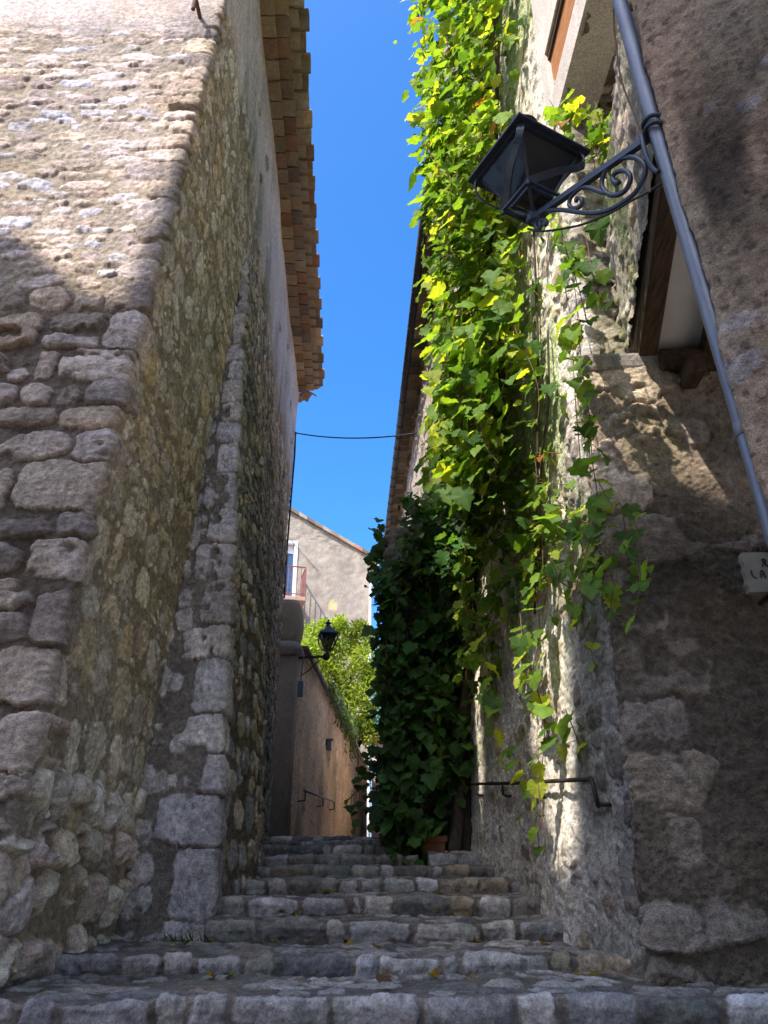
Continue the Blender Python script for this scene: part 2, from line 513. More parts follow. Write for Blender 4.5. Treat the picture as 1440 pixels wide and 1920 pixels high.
# ================================================================== STAIRS
STEPS = [  # front Y, tread height, riser, x range, curvature of the front edge
    (4.10, -.455, .26, -3.2, 2.6, -.010),
    (4.84, -.352, .16, -2.3, 2.3, .012),
    (5.72, -.208, .20, -1.19, 1.55, .010),
    (6.31, -.080, .20, -1.3, 1.40, .0),
    (7.10, .050, .20, -1.3, 1.35, .0),
    (7.85, .165, .20, -1.35, 1.3, .0),
    (8.60, .285, .20, -1.5, .36, .0),
    (9.35, .400, .20, -1.7, .2, .0),
    (10.1, .495, .20, -1.9, .2, .0),
    (10.9, .575, .20, -2.1, .2, .0)]
stairs = thing('stairs', (0, 4.1, -.7), None, None, 'structure')
for k, (Y, zt, rise, x0, x1, cv) in enumerate(STEPS):
    if k+1 < len(STEPS): Yn, zn = STEPS[k+1][0]+.12, STEPS[k+1][1]
    else: Yn, zn = 13.0, zt+.06
    if k == 2: Yn += .1
    st = .0078 if k < 3 else (.0095 if k < 5 else .014)
    us = np.arange(x0, x1, st)
    Lr, Lt = rise, Yn-Y
    vs = steps_between((0, Lr+.12, st), (Lr+.12, Lr+Lt, st*1.3))
    # section: riser, rounded nosing, tread rising a touch towards the next riser
    rad = .035
    sec = [(0.02, zt-rise), (0.006, zt-rad), (.010, zt-rad*.35), (rad*.45, zt-.004), (rad*1.3, zt)]
    sec += [(Lt, zt+.02)]
    sec = np.array(sec); cl = cumlen(sec); cl = cl/cl[-1]*(Lr+Lt)
    ybase = Y + cv*(us)**2*3 + .035*fbm(us*1.1, us*0+k*7.7, 3, 91)
    zw = .018*fbm(us*1.3, us*0+k*3.1, 3, 92)
    P = np.zeros((len(vs), len(us), 3))
    P[..., 0] = us[None, :]
    P[..., 1] = ybase[None, :] + np.interp(vs, cl, sec[:, 0])[:, None]
    P[..., 2] = np.interp(vs, cl, sec[:, 1])[:, None] + zw[None, :]
    ss = []
    u = x0
    while u < x1:
        w = rng.uniform(.13, .52) if k < 4 else rng.uniform(.12, .36)
        if rng.random() < .12: w *= .5
        c = tuple(q*.66 for q in jit(STEPC[rng.integers(len(STEPC))], .3))
        hh = rise*.5
        vis = min(rise, .16)
        ss.append(stone(u+w/2, rise-vis/2+.018+rng.uniform(-.006, .012), w/2-rng.uniform(.006, .022), vis/2+.028-rng.uniform(0, .03), c, rng.uniform(.008, .026), rng.uniform(-.10, .10), rng.uniform(4, 9), .012, rng.uniform(-.016, .016), rng.uniform(-.010, .010)))
        if rise-vis > .03:
            ss.append(stone(u+w/2, (rise-vis)/2, w/2-.012, (rise-vis)/2+.01, c, .02, 0, 4, .02))
        u += w
    ss += rubble(x0, x1, Lr+.075, Lr+Lt, (.10, .22), (.9, 2.4), [tuple(q*.66 for q in c_) for c_ in STEPC], (.003, .012), .88, .3, (2.4, 4), .014, .004, .18)
    def step_stain_light(U, V, k=k, Lr=Lr):
        d = 1-.25*sstep(.0, .5, fbm(U*1.6, V*3+k*5, 4, 93))
        lich = sstep(.10, .42, fbm(U*3.1+k, V*3.7, 4, 94))
        c = np.stack([d*(1-.18*lich), d*(1-.12*lich), d*(1-.20*lich)], axis=-1)
        # step edge painted lighter, as a highlight under the open sky
        nose_light = np.exp(-((V-Lr)/.05)**2)[..., None]
        return c*(1+.45*nose_light)
    o = masonry('stair_step', P, us, vs, ss, (.125, .10, .078), stairs, 'cobble', .018, 8, 1.1, None, None, stain=step_stain_light, face=1.1, big=.012, big_scale=1.5, seed=300+k*11)
# lane beyond the top step, rising gently under the garden wall
lane = MB()
for y0, y1, z0, z1 in ((12.9, 17, .60, .70), (17, 45, .70, 1.5)):
    lane.add([(-3.5, y0, z0), (3, y0, z0), (3, y1, z1), (-3.5, y1, z1)], [(0, 1, 2, 3)], (.24, .22, .19))
tag(lane.build('lane', M['cobble']), kind='structure')

# ================================================================== LEFT HOUSE
left = thing('stone_house', (-1.9, 4.1, -.6), 'tall left stone house with a sunlit end wall and terracotta tile eaves along the alley', 'house')
bot = [(-4.85, 4.12), (-1.91, 4.06), (-1.87, 8.0), (-2.43, 16.5), (-3.6, 16.6)]
top = [(-5.2, 5.50), (-1.73, 5.46), (-1.87, 8.2), (-2.22, 16.5), (-3.4, 16.6)]
UC = cumlen(bot)[1]                                   # the corner
b2, t2 = bevel_poly(bot, top, [1], .05)
UEND = cumlen(b2)[-1]
us = steps_between((0.6, 1.3, .013), (1.3, UC+2.2, .0088), (UC+2.2, UC+3.95, .012), (UC+3.95, UC+5.5, .025), (UC+5.5, UEND, .05))
vs = steps_between((-.9, 4.4, .0088), (4.4, 9.2, .015), (9.2, 11.45, .03))
P = loft(us, vs, b2, t2, -.9, 11.45)
ss = []
# corner stones: one block wraps both faces
v = -.7; flip = False
while v < 11.3:
    hgt = rng.uniform(.20, .44) if v < 3.8 else rng.uniform(.16, .32)
    la, lb = (rng.uniform(.30, .55), rng.uniform(.14, .24)) if flip else (rng.uniform(.20, .32), rng.uniform(.26, .42))
    if v > 3.8: la, lb = la*.95, lb*.7
    c = jit(PALE[rng.integers(len(PALE))], .10)
    ss.append(stone(UC+(lb-la)/2, v+hgt/2, (la+lb)/2-.008, hgt/2-.007, c, rng.uniform(.012, .036), rng.uniform(-.04, .04), rng.uniform(4.6, 8), .018, rng.uniform(-.02, .02), rng.uniform(-.02, .02)))
    # neighbours in the same course of the end wall
    u = UC-la
    ul = -1.4 if v < 4.3 else .5
    while u > UC-2.9 and v < 4.2:
        w = rng.uniform(.16, .5)
        if hgt > .3 and rng.random() < .45:
            for q in (0, 1):
                ss.append(stone(u-w/2, v+hgt*(.25+.5*q), w/2-.012, hgt/4-.010, jit(PALE[rng.integers(len(PALE))], .14), rng.uniform(.015, .045), rng.uniform(-.09, .09), rng.uniform(2.8, 5.5), .02, rng.uniform(-.02, .02), rng.uniform(-.02, .02)))
        else:
            ss.append(stone(u-w/2, v+hgt/2+rng.uniform(-.02, .02), w/2-.013, hgt/2*rng.uniform(.8, .98)-.008, jit(PALE[rng.integers(len(PALE))], .14), rng.uniform(.015, .05), rng.uniform(-.09, .09), rng.uniform(2.8, 6), .022, rng.uniform(-.02, .02), rng.uniform(-.02, .02)))
        u -= w
    v += hgt; flip = not flip
# upper end wall: long flat stones drowned in lime mortar
ss += rubble(.4, UC-.38, 4.2, 11.3, (.08, .18), (1.3, 3.2), PALE+[(.50, .46, .43), (.46, .40, .33), (.52, .48, .45)], (.006, .022), .88, .14, (2.0, 3.6), .012, .008, .05)
# alley side: rubble in wide joints; boulders at the foot
ss += rubble(UC+.12, UC+4.3, .32, 9.6, (.16, .50), (.5, 1.4), WARM, (.002, .018), .80, .5, (2.0, 3.6), .014, .012, .04)
ss += rubble(UC+.2, UC+4.3, .3, 9.6, (.08, .16), (.8, 2.2), WARM, (.0, .012), .62, .6, (2.0, 3.0), .012, .006, .35)
ss += rubble(UC+.02, UC+2.2, -.8, .32, (.22, .36), (.8, 1.4), WARM[:3]+PALE[:2], (.04, .10), .92, .4, (2.4, 4), .04, .03)
ss += rubble(UC+4.3, UEND, 5.0, 9.9, (.16, .30), (.9, 2.0), WARM, (.006, .03), .78, .4, (2.0, 3.6), .02, .012, .06)
# putlog stones left in the plastered band
for (du, z) in ((2.9, 10.1), (3.9, 9.55), (4.3, 10.35), (7.6, 9.7), (9.2, 10.5), (10.6, 9.9), (11.6, 9.5), (12.5, 10.4)):
    ss.append(stone(UC+du, z, rng.uniform(.09, .15), .10, (.30, .27, .22), .05, .1, 2.6, .04))
SM = dict(n=0)
def left_cover(U, V):
    a1 = sstep(UC-.05, UC-.55, U)*sstep(3.9, 5.0, V)          # lime wash over the upper end wall
    return .18+.12*a1*(1-.5*sstep(UC-.8, UC-.4, U)) + .02*sstep(UC+.1, UC+.6, U) + .16*sstep(.12, .4, fbm(U*.75, V*.75, 3, 80))*sstep(UC+.1, UC+.4, U)
def left_plaster(U, V):
    edge = 8.75+.55*fbm(U*.55, V*.35, 4, 81)+.18*fbm(U*4, V*2, 3, 82)
    end = sstep(UC+.02, UC-.1, U)
    edge = edge*(1-end)+(8.25+.35*fbm(U*1.4, V*.9, 4, 83))*end
    side = sstep(-.20, .35, V-edge)
    for (du, z) in ((2.9, 10.1), (3.9, 9.55), (4.3, 10.35), (7.6, 9.7), (9.2, 10.5), (10.6, 9.9), (11.6, 9.5), (12.5, 10.4)):
        r = np.sqrt(((U-UC-du)/.15)**2+((V-z)/.11)**2)
        side = side*sstep(.8, 1.15, r)
    return side
def left_stain(U, V):
    n = fbm(U*.8, V*.8, 4, 84)
    d = 1-.22*sstep(0, .5, n)
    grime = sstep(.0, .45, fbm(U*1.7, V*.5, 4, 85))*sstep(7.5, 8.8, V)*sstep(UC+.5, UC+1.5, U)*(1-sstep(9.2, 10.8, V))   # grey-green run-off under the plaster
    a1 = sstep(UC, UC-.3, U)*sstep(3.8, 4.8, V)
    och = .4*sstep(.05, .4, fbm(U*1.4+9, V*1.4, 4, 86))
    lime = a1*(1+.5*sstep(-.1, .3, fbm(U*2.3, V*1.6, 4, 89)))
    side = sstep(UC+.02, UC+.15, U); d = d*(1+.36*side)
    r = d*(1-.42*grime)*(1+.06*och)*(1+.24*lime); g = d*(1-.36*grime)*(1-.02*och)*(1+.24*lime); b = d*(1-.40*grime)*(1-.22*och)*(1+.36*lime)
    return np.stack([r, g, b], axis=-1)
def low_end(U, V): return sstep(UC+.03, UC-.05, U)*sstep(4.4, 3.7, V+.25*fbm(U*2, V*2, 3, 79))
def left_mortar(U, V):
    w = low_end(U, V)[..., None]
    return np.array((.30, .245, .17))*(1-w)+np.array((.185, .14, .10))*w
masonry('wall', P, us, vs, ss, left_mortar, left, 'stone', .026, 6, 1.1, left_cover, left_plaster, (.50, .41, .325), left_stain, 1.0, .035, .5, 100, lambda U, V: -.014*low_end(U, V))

# the battered foot that dies into the wall higher up
bot = [(-2.0, 6.02), (-1.84, 5.985), (-1.16, 5.90), (-1.05, 7.2), (-1.15, 8.2), (-1.5, 10.5), (-2.31, 16.5), (-3.2, 16.62)]
top = [(-2.05, 8.0), (-1.97, 7.95), (-1.90, 7.90), (-1.915, 8.8), (-1.95, 9.8), (-2.06, 11.5), (-2.30, 16.5), (-3.2, 16.62)]
UB = cumlen(bot)[2]
b2, t2 = bevel_poly(bot, top, [2], .04)
UE = cumlen(b2)[-1]
us = steps_between((0, UB+1.6, .0095), (UB+1.6, UB+5, .018), (UB+5, UE, .035))
vs = steps_between((-.6, 4.0, .0105), (4.0, 8.3, .018))
P = loft(us, vs, b2, t2, -.6, 8.3)
ss = []
v = -.5; flip = True
while v < 8.2:
    h_ = rng.uniform(.26, .50) if v < 4 else rng.uniform(.22, .36)
    la = rng.uniform(.38, .52) if flip else rng.uniform(.26, .38)
    lb = rng.uniform(.14, .24) if flip else rng.uniform(.24, .36)
    ss.append(stone(UB+(lb-la)/2, v+h_/2, (la+lb)/2+.02, h_/2-.004, jit((.47, .405, .345), .12), rng.uniform(.02, .045), rng.uniform(-.05, .05), rng.uniform(5.3, 8), .018, rng.uniform(-.015, .015), rng.uniform(-.015, .015)))
    for q in range(5):
        if rng.random() < .85:
            w = rng.uniform(.10, .24)
            ss.append(stone(UB-la-.03-w/2-rng.uniform(0, .28), v+h_*rng.uniform(.15, .85), w/2, h_*rng.uniform(.14, .30), jit((.44, .38, .31), .14), rng.uniform(.004, .022), rng.uniform(-.3, .3), 2.8, .016))
    v += h_; flip = not flip
ss += rubble(UB+.18, UB+5.5, -.5, 8.3, (.15, .34), (.55, 1.5), WARM+GREY[:2], (.006, .026), .82, .45, (2.0, 3.6), .014, .012, .04)
ss += rubble(UB+5.5, UE, -.5, 8.3, (.16, .30), (.9, 2.0), WARM+GREY[:2], (.008, .034), .82, .35, (2.0, 3.6), .02, .012, .04)
def foot_stain(U, V):
    d = 1-.30*sstep(.0, .5, fbm(U*1.1, V*.9, 4, 87))
    li = sstep(.02, .45, fbm(U*2.2, V*1.3, 5, 88))*sstep(UB+.1, UB+.5, U)
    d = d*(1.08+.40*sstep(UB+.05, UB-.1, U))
    return np.stack([d*(1-.36*li), d*(1-.33*li), d*(1-.38*li)], axis=-1)
masonry('battered_foot', P, us, vs, ss, (.185, .152, .112), left, 'stone', .024, 7, 1.2, lambda U, V: .16+.10*sstep(UB, UB-.3, U), None, stain=foot_stain, face=1.0, big=.03, big_scale=.6, seed=150)

# genoise: three courses of clay tiles stepping out under the roof
TILEC = stc((.28, .205, .135), (.24, .18, .12), (.32, .24, .16), (.21, .16, .11), (.27, .175, .115), (.36, .28, .19), (.18, .14, .10))
REDT = (.24, .14, .095)
def wall_x(y): return np.interp(y, [5.4, 8.2, 16.5], [-1.73, -1.87, -2.22])
tilt_n = 0
def arch_tile(mb, o, ax, ay, w, depth, bow, th, col, nseg=6):
    """a clay tile seen from below: ax outward, ay along the eave; the lower face bows"""
    V = []; Fc = []
    o = np.array(o, float)
    for i in range(nseg+1):
        t = -1+2*i/nseg
        z = bow*(1-t*t)
        for dz in (0, th):
            for dd in (0, depth):
                V.append(o+ay*(t*w/2)+ax*dd+np.array([0, 0, z+dz]))
    def id_(i, dz, dd): return i*4+dz*2+dd
    for i in range(nseg):
        Fc += [(id_(i, 0, 0), id_(i, 0, 1), id_(i+1, 0, 1), id_(i+1, 0, 0)), (id_(i, 1, 0), id_(i+1, 1, 0), id_(i+1, 1, 1), id_(i, 1, 1)),
               (id_(i, 0, 1), id_(i, 1, 1), id_(i+1, 1, 1), id_(i+1, 0, 1))]
    Fc += [(id_(0, 0, 0), id_(0, 1, 0), id_(0, 1, 1), id_(0, 0, 1)), (id_(nseg, 0, 0), id_(nseg, 0, 1), id_(nseg, 1, 1), id_(nseg, 1, 0))]
    mb.add(V, Fc, col)
eave_z = 11.36
rows = [MB(), MB(), MB()]
def eave_run(p0, d, out, L, zb, pitch, rowset, skew=0):
    n = max(1, round(L/pitch)); pitch = L/n
    for r in range(3):
        for i in range(n):
            c = tuple(q*1.22 for q in jit(REDT if rng.random() < .08 else TILEC[rng.integers(len(TILEC))], .2, .08))
            s = (i+.5+(.5 if r == 1 else 0)*.25)*pitch + rng.uniform(-.012, .012)
            o = p0+d*s+out*(r*.20-.04)
            zz = zb+r*.115+rng.uniform(-.010, .010)
            dep = .26 if r < 2 else .285+.045*(i % 2)+rng.uniform(-.012, .012)
            a = rng.uniform(-.03, .03)
            ay = d*math.cos(a)+out*math.sin(a)
            arch_tile(rowset[r], (o[0], o[1], zz), np.array([out[0], out[1], 0.]), np.array([ay[0], ay[1], 0.]), pitch-.035 if r < 2 else pitch*.99, dep, rng.uniform(.0, .015) if r < 2 else .15, .035 if r < 2 else .03, c, 2 if r < 2 else 6)
        # lime bedding between the courses
    return
pts = [np.array([wall_x(y), y]) for y in (5.2, 8.2, 16.35)]
for a, b in zip(pts[:-1], pts[1:]):
    d = (b-a)/np.linalg.norm(b-a)
    eave_run(a, d, np.array([d[1], -d[0]]), np.linalg.norm(b-a), eave_z, .32, rows)
# the eave turns the far corner
c0 = np.array([wall_x(16.5)-.02, 16.42])
d = np.array([-.72, .69]); d /= np.linalg.norm(d); eave_run(c0+np.array([.02, -.05]), d, np.array([.69, .72]), .36, eave_z, .30, rows)
for r in range(3): rows[r].build('eave_tiles', M['tile'], left, r == 2)
bed = MB()
for a, b in zip(pts[:-1], pts[1:]):
    d = (b-a)/np.linalg.norm(b-a); o = np.array([d[1], -d[0]]); L = np.linalg.norm(b-a)
    for r in range(3):
        w0, w1 = -.5, r*.20+.145
        z = eave_z+.045+r*.115
        q = [a+o*w0, a+o*w1, b+o*w1, b+o*w0]
        bed.hexa([(p[0], p[1], z) for p in q]+[(p[0], p[1], z+.068) for p in q], (.44, .36, .27))
bed.build('eave_mortar', M['tile'], left)
rf = MB()
rf.hexa([(-7.5, 5.1, 12.5), (-1.35, 5.0, 11.72), (-1.75, 16.7, 11.72), (-7.5, 16.8, 12.5), (-7.5, 5.1, 12.65), (-1.25, 5.0, 11.84), (-1.65, 16.75, 11.84), (-7.5, 16.8, 12.65)], (.3, .19, .12))
rf.build('roof', M['tile'], left)
bk = MB()
bk.hexa([(-7.4, 5.0, -1), (-4.75, 4.35, -1), (-3.4, 16.55, -1), (-7.4, 16.6, -1), (-7.4, 5.6, 12.3), (-5.0, 5.62, 12.0), (-3.4, 16.45, 11.8), (-7.4, 16.6, 12.3)], (.42, .36, .31))
bk.build('rear_wing', M['render'], left)
pp = MB()
c = at(372, 20, 5.02)
pp.tube([c+np.array([0, .25, .02]), c+np.array([0, -.10, .0]), c+np.array([0, -.14, -.05]), c+np.array([0, -.145, -.22])], .022, 10)
tag(pp.build('pipe_stub', M['rust'], None), 'short rusty pipe end sticking out high on the sunlit left wall', 'pipe')

# ================================================================== RIGHT HOUSE (alley side and courtyard front)
right = thing('stone_house', (1.3, 4.6, -.6), 'tall right stone house with an overhanging bay, timber beams and vines on its alley wall', 'house')
bot = [(.86, 9.25), (1.2, 5.7), (1.37, 4.68), (3.6, 4.56)]
top = [(1.40, 9.25), (1.72, 5.7), (1.82, 4.68), (3.9, 4.60)]
UK = cumlen(bot)[2]
b2, t2 = bevel_poly(bot, top, [2], .05)
us = steps_between((0, UK-2.5, .016), (UK-2.5, UK+.8, .0105), (UK+.8, cumlen(b2)[-1], .05))
vs = steps_between((-.9, 5.2, .0108), (5.2, 13.0, .025))
P = loft(us, vs, b2, t2, -.9, 13.0)
ss = rubble(-.2, UK-.1, -.8, 13, (.12, .26), (.8, 2.0), WARM+PALE[:2], (.004, .024), .80, .3, (2.0, 3.2), .02, .012, .08)
v = -.7; flip = False
while v < 12.8:
    h_ = rng.uniform(.18, .34)
    la, lb = (rng.uniform(.2, .34), rng.uniform(.14, .2)) if flip else (rng.uniform(.12, .2), rng.uniform(.24, .4))
    ss.append(stone(UK+(lb-la)/2, v+h_/2, (la+lb)/2, h_/2-.012, jit((.44, .385, .32), .12), rng.uniform(.008, .03), rng.uniform(-.06, .06), 4, .022))
    v += h_; flip = not flip
ss += rubble(UK+.3, UK+2.4, 3.0, 13, (.07, .13), (1.8, 4.0), DARK+WARM[:3], (.015, .035), .86, .06, (2.6, 4), .025, .008, .03)
def right_cover(U, V): return .36+.12*sstep(UK-.5, UK-1.5, U)-.25*sstep(UK, UK+.2, U)
def right_stain_shade(U, V):
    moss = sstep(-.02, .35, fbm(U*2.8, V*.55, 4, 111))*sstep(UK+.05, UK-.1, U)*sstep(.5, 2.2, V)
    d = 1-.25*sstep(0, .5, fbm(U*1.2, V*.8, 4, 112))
    corner_shade = sstep(UK-.95, UK-.55, U+.12*fbm(V*1.5, U*2, 3, 113))*sstep(3.4, 2.4, V+.4*fbm(U*2, V*2, 3, 114))  # lower corner darkened in colour, as shade beside the sun strip
    pale = 1.12*(1-.55*corner_shade)*(1-.45*sstep(UK+.02, UK+.10, U))  # courtyard face darkened in colour too, as if shaded
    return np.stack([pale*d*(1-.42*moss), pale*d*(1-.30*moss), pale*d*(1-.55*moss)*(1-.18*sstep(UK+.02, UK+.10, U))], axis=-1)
masonry('wall', P, us, vs, ss, (.74, .65, .53), right, 'stone', .022, 6, 1.7, right_cover, None, stain=right_stain_shade, face=.8, big=.06, big_scale=.9, seed=200)

# lower courtyard front, a hand's breadth proud
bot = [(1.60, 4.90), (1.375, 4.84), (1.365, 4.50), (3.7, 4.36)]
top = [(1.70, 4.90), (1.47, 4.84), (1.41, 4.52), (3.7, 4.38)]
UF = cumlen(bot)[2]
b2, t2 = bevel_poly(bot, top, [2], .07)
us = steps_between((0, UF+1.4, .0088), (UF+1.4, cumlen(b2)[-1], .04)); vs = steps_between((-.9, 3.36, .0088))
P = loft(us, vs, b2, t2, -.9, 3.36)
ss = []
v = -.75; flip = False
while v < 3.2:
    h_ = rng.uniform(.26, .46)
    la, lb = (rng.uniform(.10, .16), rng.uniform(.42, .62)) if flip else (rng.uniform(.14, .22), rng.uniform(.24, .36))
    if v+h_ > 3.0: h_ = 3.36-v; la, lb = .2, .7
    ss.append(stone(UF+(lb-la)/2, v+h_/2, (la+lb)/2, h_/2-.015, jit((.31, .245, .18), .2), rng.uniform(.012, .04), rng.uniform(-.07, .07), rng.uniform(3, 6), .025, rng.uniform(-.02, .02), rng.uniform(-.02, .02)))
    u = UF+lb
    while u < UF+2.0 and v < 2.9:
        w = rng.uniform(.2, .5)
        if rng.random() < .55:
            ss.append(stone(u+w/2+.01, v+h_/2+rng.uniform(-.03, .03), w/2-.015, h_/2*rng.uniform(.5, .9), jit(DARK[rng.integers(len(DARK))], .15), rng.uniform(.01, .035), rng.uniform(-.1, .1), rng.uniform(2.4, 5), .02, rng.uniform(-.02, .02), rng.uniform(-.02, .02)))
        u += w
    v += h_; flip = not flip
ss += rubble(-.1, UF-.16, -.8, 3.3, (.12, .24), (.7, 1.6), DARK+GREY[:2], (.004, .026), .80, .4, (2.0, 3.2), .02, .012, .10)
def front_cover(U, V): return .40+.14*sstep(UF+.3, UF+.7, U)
def front_stain_light(U, V):
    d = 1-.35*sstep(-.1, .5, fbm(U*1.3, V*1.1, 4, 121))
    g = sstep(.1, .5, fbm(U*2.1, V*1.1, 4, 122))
    d = d*(1+1.3*sstep(1.9, 2.5, V+.3*fbm(U*2, V*2, 3, 123)))  # upper wall painted lighter for the sun patches; below stays dark as shade
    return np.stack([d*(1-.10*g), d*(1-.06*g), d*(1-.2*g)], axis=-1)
masonry('front_wall', P, us, vs, ss, (.15, .115, .08), right, 'stone', .035, 6, 1.9, front_cover, None, stain=front_stain_light, face=1.2, big=.04, big_scale=.9, seed=250)
lg = MB()
lg.hexa([(1.40, 4.47, 3.30), (1.98, 4.44, 3.30), (1.98, 4.75, 3.30), (1.44, 4.75, 3.30), (1.42, 4.45, 3.44), (1.98, 4.42, 3.44), (1.98, 4.75, 3.46), (1.45, 4.75, 3.46)], (.34, .30, .25))
o = lg.build('ledge', M['stone'], right, bevel=.03)

# overhanging bay: limewashed underside on dark joists
BZ = 3.52
EL, ER = np.array([1.83, 4.62]), np.array([1.50, 2.95])     # left edge of the bay, wall end and outer end
by = MB()
by.hexa([(EL[0], EL[1], BZ+.02), (ER[0], ER[1], BZ+.02), (3.6, 2.75, BZ+.02), (3.6, 4.60, BZ+.02), (EL[0], EL[1], 4.95), (ER[0], ER[1], 4.95), (3.6, 2.75, 4.95), (3.6, 4.60, 4.95)][::1], (1, 1, 1))
# as a rubble-faced side wall plus a plain core
ub = steps_between((0, 1.78, .016)); vb = steps_between((BZ+.03, 4.93, .016))
dirv = (ER-EL)/np.linalg.norm(ER-EL)
Pb = np.zeros((len(vb), len(ub), 3)); Pb[..., 0] = EL[0]-.03+dirv[0]*ub; Pb[..., 1] = EL[1]+dirv[1]*ub; Pb[..., 2] = vb[:, None]
sb = rubble(0, 1.8, BZ, 5, (.12, .24), (.8, 1.8), WARM+PALE[:2], (.015, .035), .8, .3, (2, 3), .04, .012, .1)
masonry('bay_side_wall', Pb, ub, vb, sb, (.33, .29, .22), right, 'stone', .02, 6, 1.6, lambda U, V: .42+0*U, None, stain=right_stain_shade, big=.02, big_scale=1.5, seed=270)
core = MB()
core.hexa([(EL[0]+.02, EL[1], BZ+.07), (ER[0]+.02, ER[1], BZ+.07), (3.6, 2.75, BZ+.07), (3.6, 4.56, BZ+.07), (EL[0]+.02, EL[1], 4.92), (ER[0]+.02, ER[1], 4.92), (3.6, 2.75, 4.92), (3.6, 4.56, 4.92)], (.36, .31, .25))
core.build('bay_wall', M['render'], right)
sf = MB()
sf.hexa([(EL[0]+.08, EL[1]-.02, BZ), (ER[0]+.08, ER[1], BZ), (3.55, 2.78, BZ), (3.55, 4.54, BZ), (EL[0]+.08, EL[1]-.02, BZ+.06), (ER[0]+.08, ER[1], BZ+.06), (3.55, 2.78, BZ+.06), (3.55, 4.54, BZ+.06)])
sf.build('soffit', M['white_plaster'], right)
bm_ = MB(); bm_.bar((EL[0]+.06, EL[1]-.16, BZ-.045), (ER[0]+.06, ER[1], BZ-.045), .13, .15); bm_.build('edge_beam', M['wood'], right, bevel=.012)
for xo in (.50, .98, 1.45):
    jb = MB(); jb.bar((EL[0]+xo, 4.46, BZ-.06), (ER[0]+xo-.02, 2.9, BZ-.06), .11, .12); jb.build('joist', M['wood'], right, bevel=.012)
wb = MB(); wb.bar((1.96, 4.47, BZ-.16), (3.6, 4.40, BZ-.16), .14, .17); wb.build('wall_beam', M['wood'], right, bevel=.015)
cb_ = MB(); cb_.box((2.14, 4.36, BZ-.31), (.10, .22, .15)); cb_.build('corbel', M['wood'], right, bevel=.012)

# second, higher bay with a timber-lined opening on its sunlit side
UBZ = 6.36
ul, ur = np.array([1.575, 4.95]), np.array([1.66, 2.3])
pb = MB()
n_ = np.array([-1., 0])
def slab(mb, x, y0, y1, z0, z1, d=.35, col=(.55, .47, .40)):
    xa, xb = np.interp(y0, [ur[1], ul[1]], [ur[0], ul[0]]), np.interp(y1, [ur[1], ul[1]], [ur[0], ul[0]])
    mb.hexa([(xa+x, y0, z0), (xa+x+d, y0, z0), (xb+x+d, y1, z0), (xb+x, y1, z0), (xa+x, y0, z1), (xa+x+d, y0, z1), (xb+x+d, y1, z1), (xb+x, y1, z1)], col)
BC = (.66, .56, .475)
slab(pb, 0, 2.3, 5.0, UBZ, 6.70, col=BC)
slab(pb, .002, 4.82, 5.0, 6.70, 7.36, col=BC)
slab(pb, .001, 2.3, 2.7, 6.70, 7.36, col=BC)
slab(pb, 0, 2.3, 5.0, 7.36, 11.5, col=BC)
pb.build('upper_bay_wall', M['render'], right)
wd = MB(); slab(wd, .05, 2.7, 4.82, 6.70, 7.36, .08, (1, 1, 1)); wd.build('opening_lining', M['wood_warm'], right)
wd = MB(); slab(wd, .025, 2.7, 4.82, 7.27, 7.358, .06, (1, 1, 1)); wd.build('opening_lintel', M['wood'], right)
us_ = steps_between((0, 1.9, .02)); vs_ = steps_between((0, 2.66, .02))
# underside of the higher bay: a shallow stone vault
Pu = np.zeros((len(vs_), len(us_), 3))
xx = us_/1.9
Pu[..., 0] = (1.60+.08*(vs_/2.66))[:, None]+us_[None, :]
Pu[..., 1] = (4.98-vs_)[:, None]
Pu[..., 2] = (UBZ+.01+.28*np.sin(np.clip(xx, 0, 1)*math.pi))[None, :]
sv = rubble(0, 1.9, 0, 2.66, (.08, .14), (2, 4), DARK+WARM[:3], (.015, .035), .88, .05, (2.6, 4), .02, .006)
masonry('vault', Pu, us_, vs_, sv, (.26, .22, .16), right, 'stone', .02, 6, 1.2, None, None, big=.02, seed=280)
rb = MB()
rb.hexa([(1.92, 2.3, UBZ+.45), (4.5, 2.3, UBZ+.45), (4.5, 9.2, UBZ+.45), (2.0, 4.9, UBZ+.45), (1.98, 2.3, 11.5), (4.5, 2.3, 11.5), (4.5, 9.2, 13), (2.0, 4.9, 13)], (.42, .36, .31))
rb.build('upper_storey', M['render'], right)

# ================================================================== NEAR RIGHT HOUSE with the drainpipe
near = thing('rendered_house', (1.35, 2.44, -1.5), 'near right house with brown pitted render and sooty patches behind the drainpipe', 'house')
bot = [(2.6, 3.0), (1.377, 2.42), (2.5, 1.30), (3.2, .2)]
top = [(2.6, 3.0), (1.165, 2.42), (2.5, 1.30), (3.2, .2)]
UG = cumlen(bot)[1]
b2, t2 = bevel_poly(bot, top, [1], .03)
us = steps_between((UG-.5, UG+.55, .0055), (UG+.55, cumlen(b2)[-1], .05)); vs = steps_between((-1.6, .5, .03), (.5, 5.0, .0065), (5.0, 9.0, .05))
P = loft(us, vs, b2, t2, -1.6, 9.0)
sg = []
for _ in range(16):
    sg.append(stone(UG+rng.uniform(.0, .5), rng.uniform(.8, 4.6), rng.uniform(.03, .10), rng.uniform(.025, .07), jit((.34, .27, .23), .1), .006, rng.uniform(-.5, .5), 2.2, .02))
